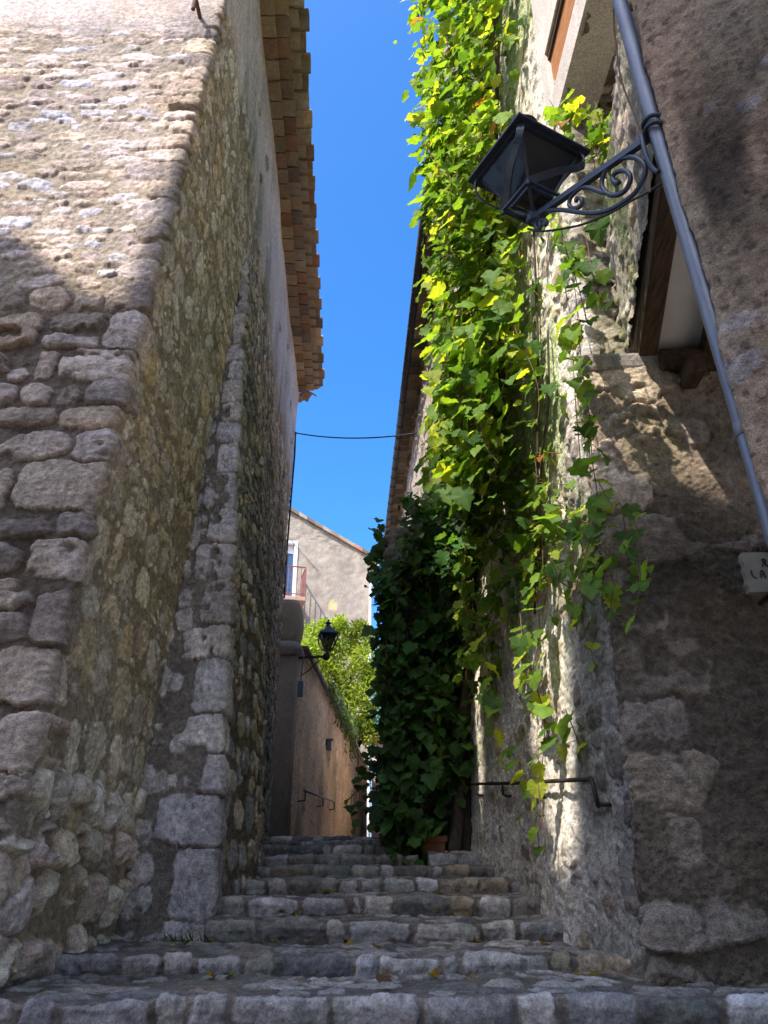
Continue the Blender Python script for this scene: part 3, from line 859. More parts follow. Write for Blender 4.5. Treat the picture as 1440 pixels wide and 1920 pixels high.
def near_stain(U, V):
    soot = sstep(-.38, .22, fbm((U-UG)*3.2+1.7, V*1.5+.6, 5, 131))*np.exp(-((V-2.7-.3*(U-UG))/.62)**2)*sstep(.02, .10, U-UG)
    pits = sstep(.40, .58, fbm((U-UG)*26, V*20, 2, 132))
    rose = fbm((U-UG)*2.4, V*1.2, 4, 133)
    d = (1-.80*soot)*(1-.45*pits)
    return np.stack([d*(1+.14*rose), d*(1+.02*rose), d*(1-.05*rose)], axis=-1)
masonry('wall', P, us, vs, sg, (.335, .235, .155), near, 'stone', .02, 12, .7, lambda U, V: .4+0*U, None, stain=near_stain, face=.5, big=.03, big_scale=2.2, seed=400)

# drainpipe
t = MB(); t.tube([(1.430-.0437*z+.003*math.sin(z*1.7), 2.47+.003*math.sin(z*2.3), z) for z in np.linspace(-1.4, 7.5, 60)], .0375, 24)
for zc in (1.55, 4.55):
    t.lathe([(.0375, -.03), (.041, -.028), (.041, .028), (.0375, .03)], (1.430-.0437*zc+.003*math.sin(zc*1.7), 2.47+.003*math.sin(zc*2.3), zc), 24)
tag(t.build('drainpipe', M['zinc'], None, True), 'grey zinc drainpipe running up the edge of the near right house', 'pipe')

# ================================================================== HOUSE FARTHER ON with the long gutter
far = thing('gutter_house', (1.0, 9.4, .2), 'farther right house with a long tiled eave and dark gutter beyond the vines', 'house')
bot = [(.50, 22.0), (1.06, 9.30), (2.6, 9.20)]; top = bot
us = steps_between((0, cumlen(bot)[-1], .05)); vs = steps_between((-.2, 10.1, .05))
P = loft(us, vs, bot, top, -.2, 10.1)
sfar = rubble(0, 15, 0, 10, (.16, .3), (.9, 2.2), PALE, (.02, .04), .8, .2, (2, 3), .05, .01, .2)
masonry('wall', P, us, vs, sfar, (.60, .49, .40), far, 'stone', .03, 4, 1.5, lambda U, V: .5+0*U, None, stain=lambda U, V: 1-.2*sstep(0, .5, fbm(U*.6, V*.3, 3, 141)), seed=410)
g0, g1 = np.array([.70, 8.7, 10.02]), np.array([.085, 22.2, 10.02])
gd = (g1-g0)/np.linalg.norm(g1-g0); go = np.array([-gd[1], gd[0], 0]); Lg = np.linalg.norm(g1-g0)
gt = MB()
gt.tube([g0+go*.0, g1+go*.0], .075, 14)
gt.build('gutter', M['gutter'], far, True)
for i in range(26):
    p = g0+gd*(.3+i*Lg/26)
    h = MB()
    h.tube([p+np.array([go[0]*a*.084, go[1]*a*.084, b*.084]) for a, b in [(math.cos(x), math.sin(x)) for x in np.linspace(-math.pi, 0, 10)]], .009, 5)
    h.build('gutter_hook', M['gutter'], far)
er = MB(); er2 = MB(); er3 = MB()
for i in range(int(Lg/.30)):
    s = (i+.5)*.30
    p = g0+gd*s
    for (mb, off, dz, dep) in ((er, .08, .06, .26), (er2, .30, -.05, .18), (er3, .44, -.16, .25)):
        c = jit(TILEC[rng.integers(len(TILEC))], .2, .08)
        o = p-go*(off+dep)
        arch_tile(mb, (o[0], o[1], p[2]+dz+rng.uniform(-.01, .01)), go*1.0, gd*1.0, .28, dep, .05, .03, c, 4)
for mb in (er, er2, er3): mb.build('eave_tiles', M['tile'], far)
gbw = MB(); gbw.hexa([(1.12, 9.28, 9.9), (3.2, 9.2, 9.9), (3.2, 9.8, 9.9), (1.12, 9.8, 9.9), (1.12, 9.28, 14.5), (3.2, 9.2, 14.5), (3.2, 9.8, 14.5), (1.12, 9.8, 14.5)], (.36, .30, .24)); gbw.build('gable_wall', M['render'], far)
rr_ = MB()
a, b = g0-go*.02, g1-go*.02
rr_.hexa([tuple(a+np.array([0, 0, .16])), tuple(a+np.array([5, 0, 1.9])), tuple(b+np.array([5, 0, 1.9])), tuple(b+np.array([0, 0, .16])), tuple(a+np.array([0, 0, .22])), tuple(a+np.array([5, 0, 2.0])), tuple(b+np.array([5, 0, 2.0])), tuple(b+np.array([0, 0, .22]))], (.3, .19, .12))
rr_.build('roof', M['tile'], far)

# stub wall under the dark ivy
stub = thing('ivy_wall', (.4, 9.2, .2), 'shaded stone wall end smothered in dark vine leaves at the right of the steps', 'wall')
bot = [(.03, 12.2), (-.02, 9.28), (1.3, 9.12)]; top = [(.10, 12.2), (.06, 9.30), (1.3, 9.14)]
us = steps_between((0, cumlen(bot)[-1], .022)); vs = steps_between((-.1, 4.3, .022))
b2, t2 = bevel_poly(bot, top, [1], .05)
P = loft(us, vs, b2, t2, -.1, 4.3)
sst = rubble(0, 5, -.1, 4.3, (.18, .30), (.9, 1.8), DARK+GREY[:2], (.03, .06), .86, .1, (2.6, 4), .04, .012, .05)
masonry('wall', P, us, vs, sst, (.20, .17, .14), stub, 'stone', .02, 6, 1.2, None, None, seed=420)
# landing stones beside the pot
lst = thing('landing', (.75, 8.5, .1), None, None, 'structure')
us = steps_between((0, .62, .014)); vs = steps_between((0, .85, .014))
sec = np.array([(0, .05), (0, .285), (.03, .30), (.75, .31)]); cl = cumlen(sec)
P = np.zeros((len(vs), len(us), 3)); P[..., 0] = .44+us[None, :]; P[..., 1] = 8.42+np.interp(vs, cl, sec[:, 0])[:, None]; P[..., 2] = np.interp(vs, cl, sec[:, 1])[:, None]
masonry('landing_stones', P, us, vs, [stone(.14, .16, .14, .10, (.36, .34, .32), .03, 0, 4, .03), stone(.43, .16, .14, .10, (.31, .28, .25), .03, 0, 4, .03)]+rubble(0, .62, .3, .9, (.2, .3), (1, 1.6), STEPC, (.01, .02)), (.17, .15, .125), lst, 'cobble', seed=430)

# ================================================================== UNSEEN BLOCKS BEHIND THE CAMERA (added to shade the walls and bounce sunlight)
nS = np.array([-SH[1], SH[0]]); nS = nS if nS[0] > 0 else -nS        # across the sunbeams, to the right
def unseen_block(name, label, profile, q0, q1, z0=-3.0, col=(.5, .43, .37)):
    """upright prism: profile (u, z) across the sunbeams, from q0 to q1 metres behind the origin"""
    e = thing(name, tuple(SH*q0+nS*profile[0][0])+(z0,), label, 'house')
    mb = MB(); n = len(profile)
    V = []
    for q in (q0, q1):
        for (u, z) in profile:
            p = SH*q+nS*u; V.append((p[0], p[1], z))
    mb.add(V, [tuple(range(n)), tuple(range(2*n-1, n-1, -1))]+[(i, i+n, (i+1) % n+n, (i+1) % n) for i in range(n)], col)
    mb.build('wall', M['render'], e)
    return e
Q0 = 8.0; DV = (Q0-5.0)*math.tan(SUN_EL)
def up(pr): return [(u, z+DV if z > -2 else z) for u, z in pr]
unseen_block('rendered_house', 'plain unseen block added behind the viewer to shade the courtyard wall, outside the picture', up([(-2.36, -3), (-2.36, 13.9), (-1.65, 13.85), (-.8, 14.25), (2.4, 15.3), (2.4, -3)]), Q0, Q0+7)  # unseen block; its top edge is cut to shade the courtyard wall
unseen_block('narrow_shade_block', 'narrow unseen block shaped behind the viewer to leave a slit of sun, outside the picture', up([(-4.42, -3), (-4.42, 15.3), (-4.29, 15.4), (-4.27, 16.9), (-3.65, 16.8), (-2.62, 12.3), (-2.3605, 12.2), (-2.3605, -3)]), Q0, Q0+6)  # unseen; outline cut to let a slit of sun reach the alley wall
unseen_block('long_shade_block', 'long low unseen block added behind the viewer to shade the left end wall, outside the picture', up([(-7, -3), (-7, 13.0), (-5.24, 13.0), (-4.7, 12.75), (-4.17, 12.9), (-3.9, 12.9), (-3.9, -3)]), Q0, Q0+6)  # unseen; height set to shade the lower left end wall
unseen_block('bounce_block', 'pale unseen block added behind the viewer to bounce warm sunlight, outside the picture', [(9.4, -3), (9.4, 13), (14, 14), (14, -3)], -1.2, 15, col=(.74, .62, .49))  # added reflector, bounces warm sun into the shaded foreground

# ================================================================== GARDEN WALL AND PIER DOWN THE LANE
gw = thing('garden_wall', (-1.9, 17.7, .7), 'tall ochre garden wall with a tiled coping running up the lane beyond the steps', 'wall')
bot = [(-2.06, 17.6), (-.72, 36.0)][::-1]; top = [(-1.95, 17.6), (-.72, 36.0)][::-1]
# traverse so that the face looks into the lane (to the right)
bot, top = bot[::-1], top[::-1]
us = steps_between((0, cumlen(bot)[-1], .06)); vs = steps_between((.3, 1, .04))
UU_ = us; f_ = np.linspace(0, 1, 120)
P = np.zeros((len(f_), len(us), 3))
cb = cumlen(bot)
bx = np.interp(us, cb, [p[0] for p in bot]); byy = np.interp(us, cb, [p[1] for p in bot]); tx = np.interp(us, cb, [p[0] for p in top])
ztop = np.interp(us, [0, cb[-1]], [5.03, 4.55])
zz = .3+f_[:, None]*(ztop[None, :]-.3)
P[..., 0] = bx[None, :]*(1-f_[:, None])+tx[None, :]*f_[:, None]; P[..., 1] = byy[None, :]; P[..., 2] = zz
sgw = rubble(0, cb[-1], 0, 5, (.15, .28), (.9, 2), WARM, (.02, .03), .8, .3, (2, 3), .05, .01, .35)
def gw_stain(U, V):
    st = sstep(.0, .4, fbm(U*.7, V*.45, 5, 151)); pale = sstep(.1, .45, fbm(U*.5+4, V*.5, 5, 152))
    d = (1-.42*st)*(1+.30*pale)
    return np.stack([d*1.03, d, d*.95], axis=-1)
masonry('wall', P, us, np.linspace(.3, 5.0, 120), sgw, (.58, .455, .315), gw, 'stone', .03, 4, 1.6, lambda U, V: .68+0*U, None, stain=gw_stain, big=.05, big_scale=.5, seed=500)
cp = MB()
for i in range(60):
    a = i/60; b = (i+1)/60-.001
    pa = np.array([-1.90+a*1.18, 17.7+a*18.3, 5.06-a*.48]); pb_ = np.array([-1.90+b*1.18, 17.7+b*18.3, 5.06-b*.48])
    c = jit(TILEC[rng.integers(len(TILEC))], .15)
    cp.hexa([pa+[-.5, 0, 0], pa+[.10, 0, -.02], pb_+[.10, 0, -.02], pb_+[-.5, 0, 0], pa+[-.5, 0, .09], pa+[.11, 0, .05], pb_+[.11, 0, .05], pb_+[-.5, 0, .09]], c)
cp.build('coping', M['tile'], gw)
ca = MB(); ca.tube([(-1.80, 17.75, 4.93), (-.60, 36, 4.46)], .03, 6); ca.build('cable', M['grey_metal'], gw, True)

pier = thing('gate_pier', (-2.15, 17.6, .7), 'shaded round-cornered pier whose moulded cap carries a rounded stone', 'pier')
def rrect(x0, x1, y0, y1, r, n=5):
    out = []
    for cx, cy, a0 in ((x1-r, y0+r, -90), (x1-r, y1-r, 0), (x0+r, y1-r, 90), (x0+r, y0+r, 180)):
        for k in range(n+1):
            a = R(a0+90*k/n); out.append((cx+r*math.cos(a), cy+r*math.sin(a)))
    return out
def prism(mb, rings, col):
    n = len(rings[0][0]); V = []; Fc = []
    for poly, z in rings: V += [(p[0], p[1], z) for p in poly]
    for i in range(len(rings)-1):
        for k in range(n):
            a, b = i*n+k, i*n+(k+1) % n
            Fc.append((a, b, b+n, a+n))
    Fc.append(tuple(range(n-1, -1, -1))); Fc.append(tuple((len(rings)-1)*n+k for k in range(n)))
    mb.add(V, Fc, col)
pm = MB(); prism(pm, [(rrect(-2.6, -2.02, 17.1, 17.9, .10), .3), (rrect(-2.6, -1.97, 17.14, 17.9, .14), 4.75)], (.29, .225, .16)); pm.build('shaft', M['render'], pier, True)
pc = MB(); prism(pc, [(rrect(-2.64, -1.96, 17.08, 17.9, .16), 4.75), (rrect(-2.66, -1.93, 17.04, 17.9, .18), 4.80), (rrect(-2.68, -1.88, 16.98, 17.9, .2), 4.86), (rrect(-2.68, -1.88, 16.98, 17.9, .2), 4.95), (rrect(-2.6, -1.96, 17.06, 17.9, .2), 5.05)], (.33, .295, .25)); pc.build('cap', M['render'], pier, True)
pb2 = MB(); 
rings = []
for i in range(11):
    t = i/10
    g = .10*math.sin(t*math.pi)**.7
    rings.append((rrect(-2.52-g, -2.0+g-.03*(1-t), 17.08-g*.6, 17.9, .2), 5.03+1.02*t))
prism(pb2, rings, (.34, .28, .20)); pb2.build('rounded_stone', M['render'], pier, True)

# iron handrail on the garden wall
hr = thing('handrail', (-1.85, 18.2, 1.2), 'pale iron handrail fixed to the ochre garden wall up the lane', 'handrail')
def gwx(y): return -1.95+(y-17.75)/18.25*1.22
a, b = np.array([gwx(18.2)+.14, 18.2, 1.93]), np.array([gwx(23.6)+.14, 23.6, 2.20])
t = MB(); t.tube([a, b], .024, 8); t.build('rail', M['grey_metal'], hr, True)
for f in (.02, .55, .98):
    p = a*(1-f)+b*f
    t = MB(); t.tube([p, p+[0, 0, -.2], p+[-.16, 0, -.22]], .018, 6); t.build('bracket', M['black_iron'], hr)
wl = MB(); p = np.array([gwx(22.6), 22.6, 3.62])
wl.box(p+[.07, 0, 0], (.12, .26, .26)); wl.box(p+[.09, 0, .15], (.17, .30, .03))
tag(wl.build('wall_light', M['grey_metal'], None, bevel=.01), 'small dark wall light box on the ochre garden wall', 'light')
jb = MB(); jb.box((-1.86, 17.08, 3.95), (.13, .10, .34)); jb.tube([(-1.86, 17.06, 4.1), (-1.84, 17.05, 4.5), (-1.80, 17.04, 4.72)], .018, 6)
tag(jb.build('junction_box', M['grey_metal'], None, bevel=.01), 'grey electric junction box with its cable on the shaded pier below the lamp', 'box')

# ================================================================== FAR GABLED HOUSE
fh = thing('gabled_house', (-.9, 37.4, 1), 'sunlit far house with rough beige render, sloping tiled verge and a small balcony', 'house')
A = R(14)
P0 = np.array([-.74, 37.4, 0.]); fx = np.array([math.cos(A), math.sin(A), 0]); fn = np.array([math.sin(A), -math.cos(A), 0])
def fac(px, py):
    w = at_plane(px, py, P0, fn); d = w-P0
    return np.dot(d, fx), w[2]
def fpt(x, z, out=0.0): return P0+fx*x+fn*out+np.array([0, 0, z])
xr, zr = 0.0, fac(706, 1046)[1]
xl, zl = fac(540, 957)
slope = (zl-zr)/(xl-xr)
X0 = -9.0
wx0, wz1 = fac(524, 1016); wx1, wz0 = fac(549, 1120)
wx0 -= .7
def ztopf(x): return zr+slope*(x-xr)
fw = MB()
def fpoly(pts, mb, t=.3, col=(.52, .45, .37)):
    n = len(pts)
    V = [fpt(x, z) for x, z in pts]+[fpt(x, z, -t) for x, z in pts]
    mb.add(V, [tuple(range(n)), tuple(range(2*n-1, n-1, -1))]+[(i, i+n, (i+1) % n+n, (i+1) % n) for i in range(n)], col)
# facade as a displaced sheet cut round the opening
du_ = .085
xs = np.unique(np.concatenate([np.arange(X0, wx0, du_), [wx0], np.arange(wx0+du_, wx1, du_), [wx1], np.arange(wx1+du_, xr, du_), [xr]]))
zs_ = np.unique(np.concatenate([np.linspace(0, wz0, 90), np.linspace(wz0, wz1, 30), np.linspace(wz1, ztopf(X0), 120)]))
XX, ZZ = np.meshgrid(xs, zs_)
zmax = ztopf(xs)
ZC = np.minimum(ZZ, zmax[None, :])
rel = .035*fbm(XX*2.2, ZZ*2.2, 4, 161)+.02*fbm(XX*9, ZZ*9, 2, 162)
inside = (XX >= wx0-1e-6) & (XX <= wx1+1e-6) & (ZZ >= wz0-1e-6) & (ZZ <= wz1+1e-6)
Q = P0+fx*XX[..., None]+fn*rel[..., None]; Q[..., 2] = ZC
cc = np.array((.36, .295, .225))*(1+.22*fbm(XX*.5, ZZ*.35, 4, 163)+.18*fbm(XX*3, ZZ*3, 3, 164)+.14*fbm(XX*9, ZZ*9, 2, 165))[..., None]
pt = at_plane(624, 1135, P0, fn); px_ = np.dot(pt-P0, fx); pz_ = pt[2]
yel = sstep(1.2, .7, np.sqrt(((XX-px_)/.24)**2+((ZZ-pz_)/.28)**2)+.5*fbm(XX*5, ZZ*5, 2, 166))[..., None]
cc = cc*(1-yel)+np.array((.62, .46, .22))*yel
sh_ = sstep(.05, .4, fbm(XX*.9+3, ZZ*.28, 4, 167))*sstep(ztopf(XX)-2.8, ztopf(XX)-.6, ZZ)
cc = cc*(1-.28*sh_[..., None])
idx = np.arange(XX.size).reshape(XX.shape)
keep = ~(inside[:-1, :-1] & inside[1:, 1:]) & (ZC[1:, :-1]-ZC[:-1, :-1]+ZC[1:, 1:]-ZC[:-1, 1:] > 1e-4)
Fq = np.stack([idx[:-1, :-1], idx[:-1, 1:], idx[1:, 1:], idx[1:, :-1]], axis=-1)[keep]
mesh_obj('wall', Q.reshape(-1, 3), Fq, M['render'], fh, cc.reshape(-1, 3), True)
sw = MB(); fpoly([(xr-.02, 0), (xr+.0, 0), (xr, zr-.05), (xr-.02, zr-.05)], sw, 7.0); 
sw.hexa([fpt(X0, 0, -.4), fpt(xr-.05, 0, -.4), fpt(xr-.05, 0, -7), fpt(X0, 0, -7), fpt(X0, ztopf(X0)-.3, -.4), fpt(xr-.05, zr-.3, -.4), fpt(xr-.05, zr-.3, -7), fpt(X0, ztopf(X0)-.3, -7)], (.5, .43, .35))
sw.build('side_wall', M['render'], fh)
vt = MB()
n = 22
for i in range(n):
    xa, xb = X0+(xr+.42-X0)*i/n, X0+(xr+.42-X0)*(i+1)/n-.01
    c = jit(TILEC[rng.integers(len(TILEC))], .2) if i not in (18, 19) else (.5, .2, .11)
    if i % 3 == 0: c = jit((.45, .35, .24), .1)
    za, zb = ztopf(xa)+.01, ztopf(xb)+.01
    vt.hexa([fpt(xa, za, .16), fpt(xb, zb, .16), fpt(xb, zb, -7), fpt(xa, za, -7), fpt(xa, za+.2, .16), fpt(xb, zb+.17, .16), fpt(xb, zb+.2, -7), fpt(xa, za+.2, -7)], c)
vt.build('roof', M['tile'], fh)
ev = MB()
for i in range(14):
    c = jit(TILEC[rng.integers(len(TILEC))], .2)
    ev.hexa([fpt(xr, zr-.45, -.1-i*.5), fpt(xr+.2, zr-.3, -.1-i*.5), fpt(xr+.2, zr-.3, -.52-i*.5), fpt(xr, zr-.45, -.52-i*.5), fpt(xr, zr-.06, -.1-i*.5), fpt(xr+.38, zr-.14, -.1-i*.5), fpt(xr+.38, zr-.14, -.52-i*.5), fpt(xr, zr-.06, -.52-i*.5)], c)
ev.build('eave_tiles', M['tile'], fh)
gu = MB(); gu.tube([fpt(xr+.42, zr-.17, .22), fpt(xr+.42, zr-.20, -7)], .10, 10)
gu.tube(spline([fpt(xr+.40, zr-.25, .10), fpt(xr+.34, zr-1.1, .10), fpt(xr+.06, zr-1.7, .10), fpt(xr+.02, zr-2.6, .10), fpt(xr+.02, 1.5, .10)], 5), .075, 8)
gu.build('rain_pipe', M['white_paint'], fh, True)
# tall window with pale surround
wf = MB()
for (x0_, x1_, z0_, z1_, d_) in ((wx1-.05, wx1+.12, wz0, wz1+.1, .05),):
    wf.hexa([fpt(x0_, z0_, d_), fpt(x1_, z0_, d_), fpt(x1_, z0_, -.35), fpt(x0_, z0_, -.35), fpt(x0_, z1_, d_), fpt(x1_, z1_, d_), fpt(x1_, z1_, -.35), fpt(x0_, z1_, -.35)])
wf.hexa([fpt(wx0, wz1-.03, .04), fpt(wx1-.052, wz1-.03, .04), fpt(wx1-.052, wz1-.03, -.35), fpt(wx0, wz1-.03, -.35), fpt(wx0, wz1+.12, .04), fpt(wx1-.052, wz1+.12, .04), fpt(wx1-.052, wz1+.12, -.35), fpt(wx0, wz1+.12, -.35)])
wo = wf.build('window', M['white_paint'], fh)
gl = MB(); gl.hexa([fpt(wx0, wz0, -.26), fpt(wx1-.06, wz0, -.26), fpt(wx1-.06, wz0, -.30), fpt(wx0, wz0, -.30), fpt(wx0, wz1-.5, -.26), fpt(wx1-.06, wz1-.5, -.26), fpt(wx1-.06, wz1-.5, -.30), fpt(wx0, wz1-.5, -.30)])
adopt(gl.build('pane', M['glass_blue'], None), wo)
EMPTY = None
tr_ = MB(); tr_.hexa([fpt(wx0, wz1-.49, -.24), fpt(wx1-.06, wz1-.49, -.24), fpt(wx1-.06, wz1-.49, -.30), fpt(wx0, wz1-.49, -.30), fpt(wx0, wz1-.04, -.24), fpt(wx1-.06, wz1-.04, -.24), fpt(wx1-.06, wz1-.04, -.30), fpt(wx0, wz1-.04, -.30)])
for q in (.33, .72):
    xm = wx0*(1-q)+wx1*q
    tr_.hexa([fpt(xm-.05, wz0, -.2), fpt(xm+.05, wz0, -.2), fpt(xm+.05, wz0, -.25), fpt(xm-.05, wz0, -.25), fpt(xm-.05, wz1-.5, -.2), fpt(xm+.05, wz1-.5, -.2), fpt(xm+.05, wz1-.5, -.25), fpt(xm-.05, wz1-.5, -.25)])
adopt(tr_.build('frame', M['white_plaster'], None), wo)
# balcony
bd = 1.45
bz0 = wz0-.02; bx1 = fac(571, 1090)[0]
# the outer corner stands bd in front of the wall: find where its sight line crosses
w_ = at_plane(571, 1118, P0+fn*bd, fn); bx1 = np.dot(w_-P0, fx); bz = w_[2]
w2 = at_plane(571, 1064, P0+fn*bd, fn); bzt = w2[2]
bal = MB(); bal.hexa([fpt(bx1-3.2, bz-.26, bd+.06), fpt(bx1+.06, bz-.26, bd+.06), fpt(bx1+.06, bz-.26, -.1), fpt(bx1-3.2, bz-.26, -.1), fpt(bx1-3.2, bz-.05, bd+.06), fpt(bx1+.06, bz-.05, bd+.06), fpt(bx1+.06, bz-.05, -.1), fpt(bx1-3.2, bz-.05, -.1)], (.42, .27, .19))
bo = bal.build('balcony', M['render'], fh, bevel=.03)
rl = MB()
rl.bar(fpt(bx1-3.2, bzt, bd), fpt(bx1, bzt, bd), .05, .06); rl.bar(fpt(bx1, bzt, bd), fpt(bx1, bzt, .03), .05, .06)
rl.bar(fpt(bx1-3.2, bz+.08, bd), fpt(bx1, bz+.08, bd), .04, .04); rl.bar(fpt(bx1, bz+.08, bd), fpt(bx1, bz+.08, .03), .04, .04)
for i in range(16): rl.bar(fpt(bx1-i*.21, bz-.05, bd), fpt(bx1-i*.21, bzt, bd), .03 if i else .07, .03 if i else .07)
for i in range(1, 7): rl.bar(fpt(bx1, bz-.05, bd-i*.21), fpt(bx1, bzt, bd-i*.21), .03, .03)
adopt(rl.build('railing', M['rail_red'], None), bo)
shadow_line = MB(); qa, qb = fac(530, 995), fac(596, 1072); shadow_line.tube([fpt(qa[0], qa[1], .10), fpt((qa[0]+qb[0])/2, (qa[1]+qb[1])/2-.05, .10), fpt(qb[0], qb[1], .10)], .012, 5)
shadow_line.build('wall_cable', M['cable'], fh, True)  # added strand drawn along the line of a cable's cast shadow
lw = thing('lane_wall', (.4, 22.1, .8), 'pinkish sunlit wall along the right side of the lane, glimpsed past the dark vines', 'wall')
us = steps_between((0, 11, .08)); vs = steps_between((.4, 5.2, .08))
P = loft(us, vs, [(.30, 33.2), (.46, 22.1)], [(.30, 33.2), (.46, 22.1)], .4, 5.2)
masonry('wall', P, us, vs, rubble(0, 11, .4, 5.2, (.2, .35), (.9, 2), PALE, (.01, .03), .8, .2, (2, 3), .03, .01, .3), (.66, .52, .43), lw, 'stone', .03, 4, 1.2, lambda U, V: .6+0*U, None, seed=520)
lc = MB(); lc.hexa([(.26, 22.1, 5.2), (.75, 22.1, 5.2), (.6, 33.2, 5.2), (.1, 33.2, 5.2), (.26, 22.1, 5.3), (.75, 22.1, 5.3), (.6, 33.2, 5.3), (.1, 33.2, 5.3)], (.4, .3, .2)); lc.build('coping', M['tile'], lw)
# pink house sliver at the bend
ph = thing('pink_house', (.2, 31, 1.2), 'pinkish sunlit house front glimpsed between the garden wall and the dark vines', 'house')
pmb = MB(); pmb.hexa([(-.50, 33.0, 1.0), (3, 31.4, 1.0), (3, 36, 1.0), (-.45, 36, 1.0), (-.50, 33.0, 5.6), (3, 31.4, 5.6), (3, 36, 5.6), (-.45, 36, 5.6)]); pmb.build('wall', M['pink_render'], ph)
pr = MB(); pr.hexa([(-1.0, 32.6, 5.45), (3, 31.0, 5.45), (3, 36, 6.2), (-1.0, 36, 6.2), (-1.0, 32.6, 5.62), (3, 31.0, 5.62), (3, 36, 6.4), (-1.0, 36, 6.4)], (.33, .2, .12)); pr.build('roof', M['tile'], ph)

# ================================================================== LANTERNS
def lantern(e, c, s, rot, parent_e, twist=True):
    """c: hub at the end of the bracket; s: half width of the lantern at its widest; rot about the vertical"""
    c = np.array(c, float)
    ca_, sa_ = math.cos(rot), math.sin(rot)
    def L(x, y, z): return c+np.array([x*ca_-y*sa_, x*sa_+y*ca_, z])*s
    ax = np.array([ca_, sa_, 0]); ay = np.array([-sa_, ca_, 0])
    CR = ((1, 1), (-1, 1), (-1, -1), (1, -1))
    zr_, zb, zt = (.50, .56, 1.86) if twist else (.55, .62, 2.34)
    kz = zt/2.34          # ring, foot of the panes, top of the panes
    rb_, hb, ht = .54, .36, .95
    fr = MB()
    for i in range(4):
        (x0, y0), (x1, y1) = CR[i], CR[(i+1) % 4]
        fr.bar(L(x0*rb_, y0*rb_, zr_), L(x1*rb_, y1*rb_, zr_), .075*s, .075*s)
        fr.bar(L(x0*rb_*.98, y0*rb_*.98, zr_), L(0, 0, .05), .085*s, .10*s)
        fr.bar(L(x0*hb, y0*hb, zb), L(x1*hb, y1*hb, zb), .08*s, .08*s)
        fr.bar(L(x0*ht, y0*ht, zt), L(x1*ht, y1*ht, zt), .12*s, .12*s)
        # curved corner straps
        xp, yp = CR[(i-1) % 4]           # the straps sweep round to the next corner of the foot ring
        def mxy(f, k, z): return L((x0*(1-f)+xp*rb_*f)*k, (y0*(1-f)+yp*rb_*f)*k, z)
        pts_ = spline([mxy(1, 1, zr_), mxy(.80, 1.0, .90*kz), mxy(.50, 1.12, 1.22*kz), mxy(.18, 1.12, 1.55*kz), mxy(.03, 1.05, 1.95*kz), mxy(0, .97, 2.30*kz)], 5) if twist else spline([L(x0*rb_, y0*rb_, zr_), L(x0*.80, y0*.80, 1.0), L(x0*1.02, y0*1.02, 1.55), L(x0*1.06, y0*1.06, 2.0), L(x0*.94, y0*.94, 2.30)], 5)
        for p, q in zip(pts_[:-1], pts_[1:]): fr.bar(p, q+(q-p)*.12, .19*s, .05*s, up=(x0*ax+y0*ay))
        fr.bar(L(x0*hb, y0*hb, zb), L(x0*ht*.97, y0*ht*.97, zt), .07*s, .07*s)
        fr.tube([L(x0*rb_, y0*rb_, zr_+.06), L(x0*rb_, y0*rb_, zr_-.12)], .05*s, 8)
    fr.lathe([(.02*s, -.28*s), (.06*s, -.26*s), (.06*s, -.2*s), (.17*s, -.14*s), (.2*s, 0), (.17*s, .12*s), (.08*s, .2*s), (.05*s, .62*s), (.04*s, .66*s)], c, 14)
    fr.build('lantern_frame', M['iron'], parent_e)
    gl = MB()
    for i in range(4):
        (x0, y0), (x1, y1) = CR[i], CR[(i+1) % 4]
        V = [L(x0*hb, y0*hb, zb), L(x1*hb, y1*hb, zb), L(x1*ht, y1*ht, zt), L(x0*ht, y0*ht, zt)]
        V2 = [v+(c+np.array([0, 0, 1.5*s])-v)*.02 for v in V]
        gl.add(V+V2, [(0, 1, 2, 3), (7, 6, 5, 4), (0, 4, 5, 1), (1, 5, 6, 2), (2, 6, 7, 3), (3, 7, 4, 0)])
    V = [L(x*hb, y*hb, zb) for x, y in CR]; V2 = [L(x*hb, y*hb, zb+.03) for x, y in CR]
    gl.hexa(V+V2)
    gl.build('glass', M['lamp_glass'], parent_e)
    rf_ = MB()
    e0, e1, e2 = 1.17, 1.1, .34
    V = []
    for k, z in ((e0, zt+.02), (e0, zt+.09), (.62, zt+.62), (e2, zt+1.05), (e2, zt+1.15)):
        V += [L(x*k, y*k, z) for x, y in CR]
    Fc = [(3, 2, 1, 0)]
    for i in range(4):
        for k in range(4): Fc.append((i*4+k, i*4+(k+1) % 4, i*4+4+(k+1) % 4, i*4+4+k))
    Fc.append((16, 17, 18, 19))
    rf_.add(V, Fc)
    rf_.build('lantern_roof', M['iron'], parent_e)
    cp_ = MB(); cp_.hexa([L(x*.93, y*.93, zt-.02) for x, y in CR]+[L(x*.93, y*.93, zt+.01) for x, y in CR]); cp_.build('ceiling_panel', M['lamp_white'], parent_e)
    rv = MB()      # round reflector and lamp hidden under the roof
    rv.lathe([(.52*s, zt*s-.12*s), (.50*s, zt*s-.06*s), (.2*s, zt*s-.03*s)], c, 20)
    rv.lathe([(.02*s, zt*s-.75*s), (.13*s, zt*s-.65*s), (.16*s, zt*s-.45*s), (.10*s, zt*s-.25*s), (.1*s, zt*s-.1*s)], c, 14)
    rv.build('lamp_holder', M['grey_metal'], parent_e, True)
    fi = MB()
    z = zt+1.15
    fi.lathe([(.30*s, z*s), (.22*s, (z+.16)*s), (.22*s, (z+.3)*s), (.42*s, (z+.36)*s), (.42*s, (z+.42)*s), (.16*s, (z+.56)*s), (.10*s, (z+.7)*s), (.13*s, (z+.78)*s), (.02*s, (z+.92)*s)], c, 18)
    fi.build('finial', M['iron'], parent_e, True)

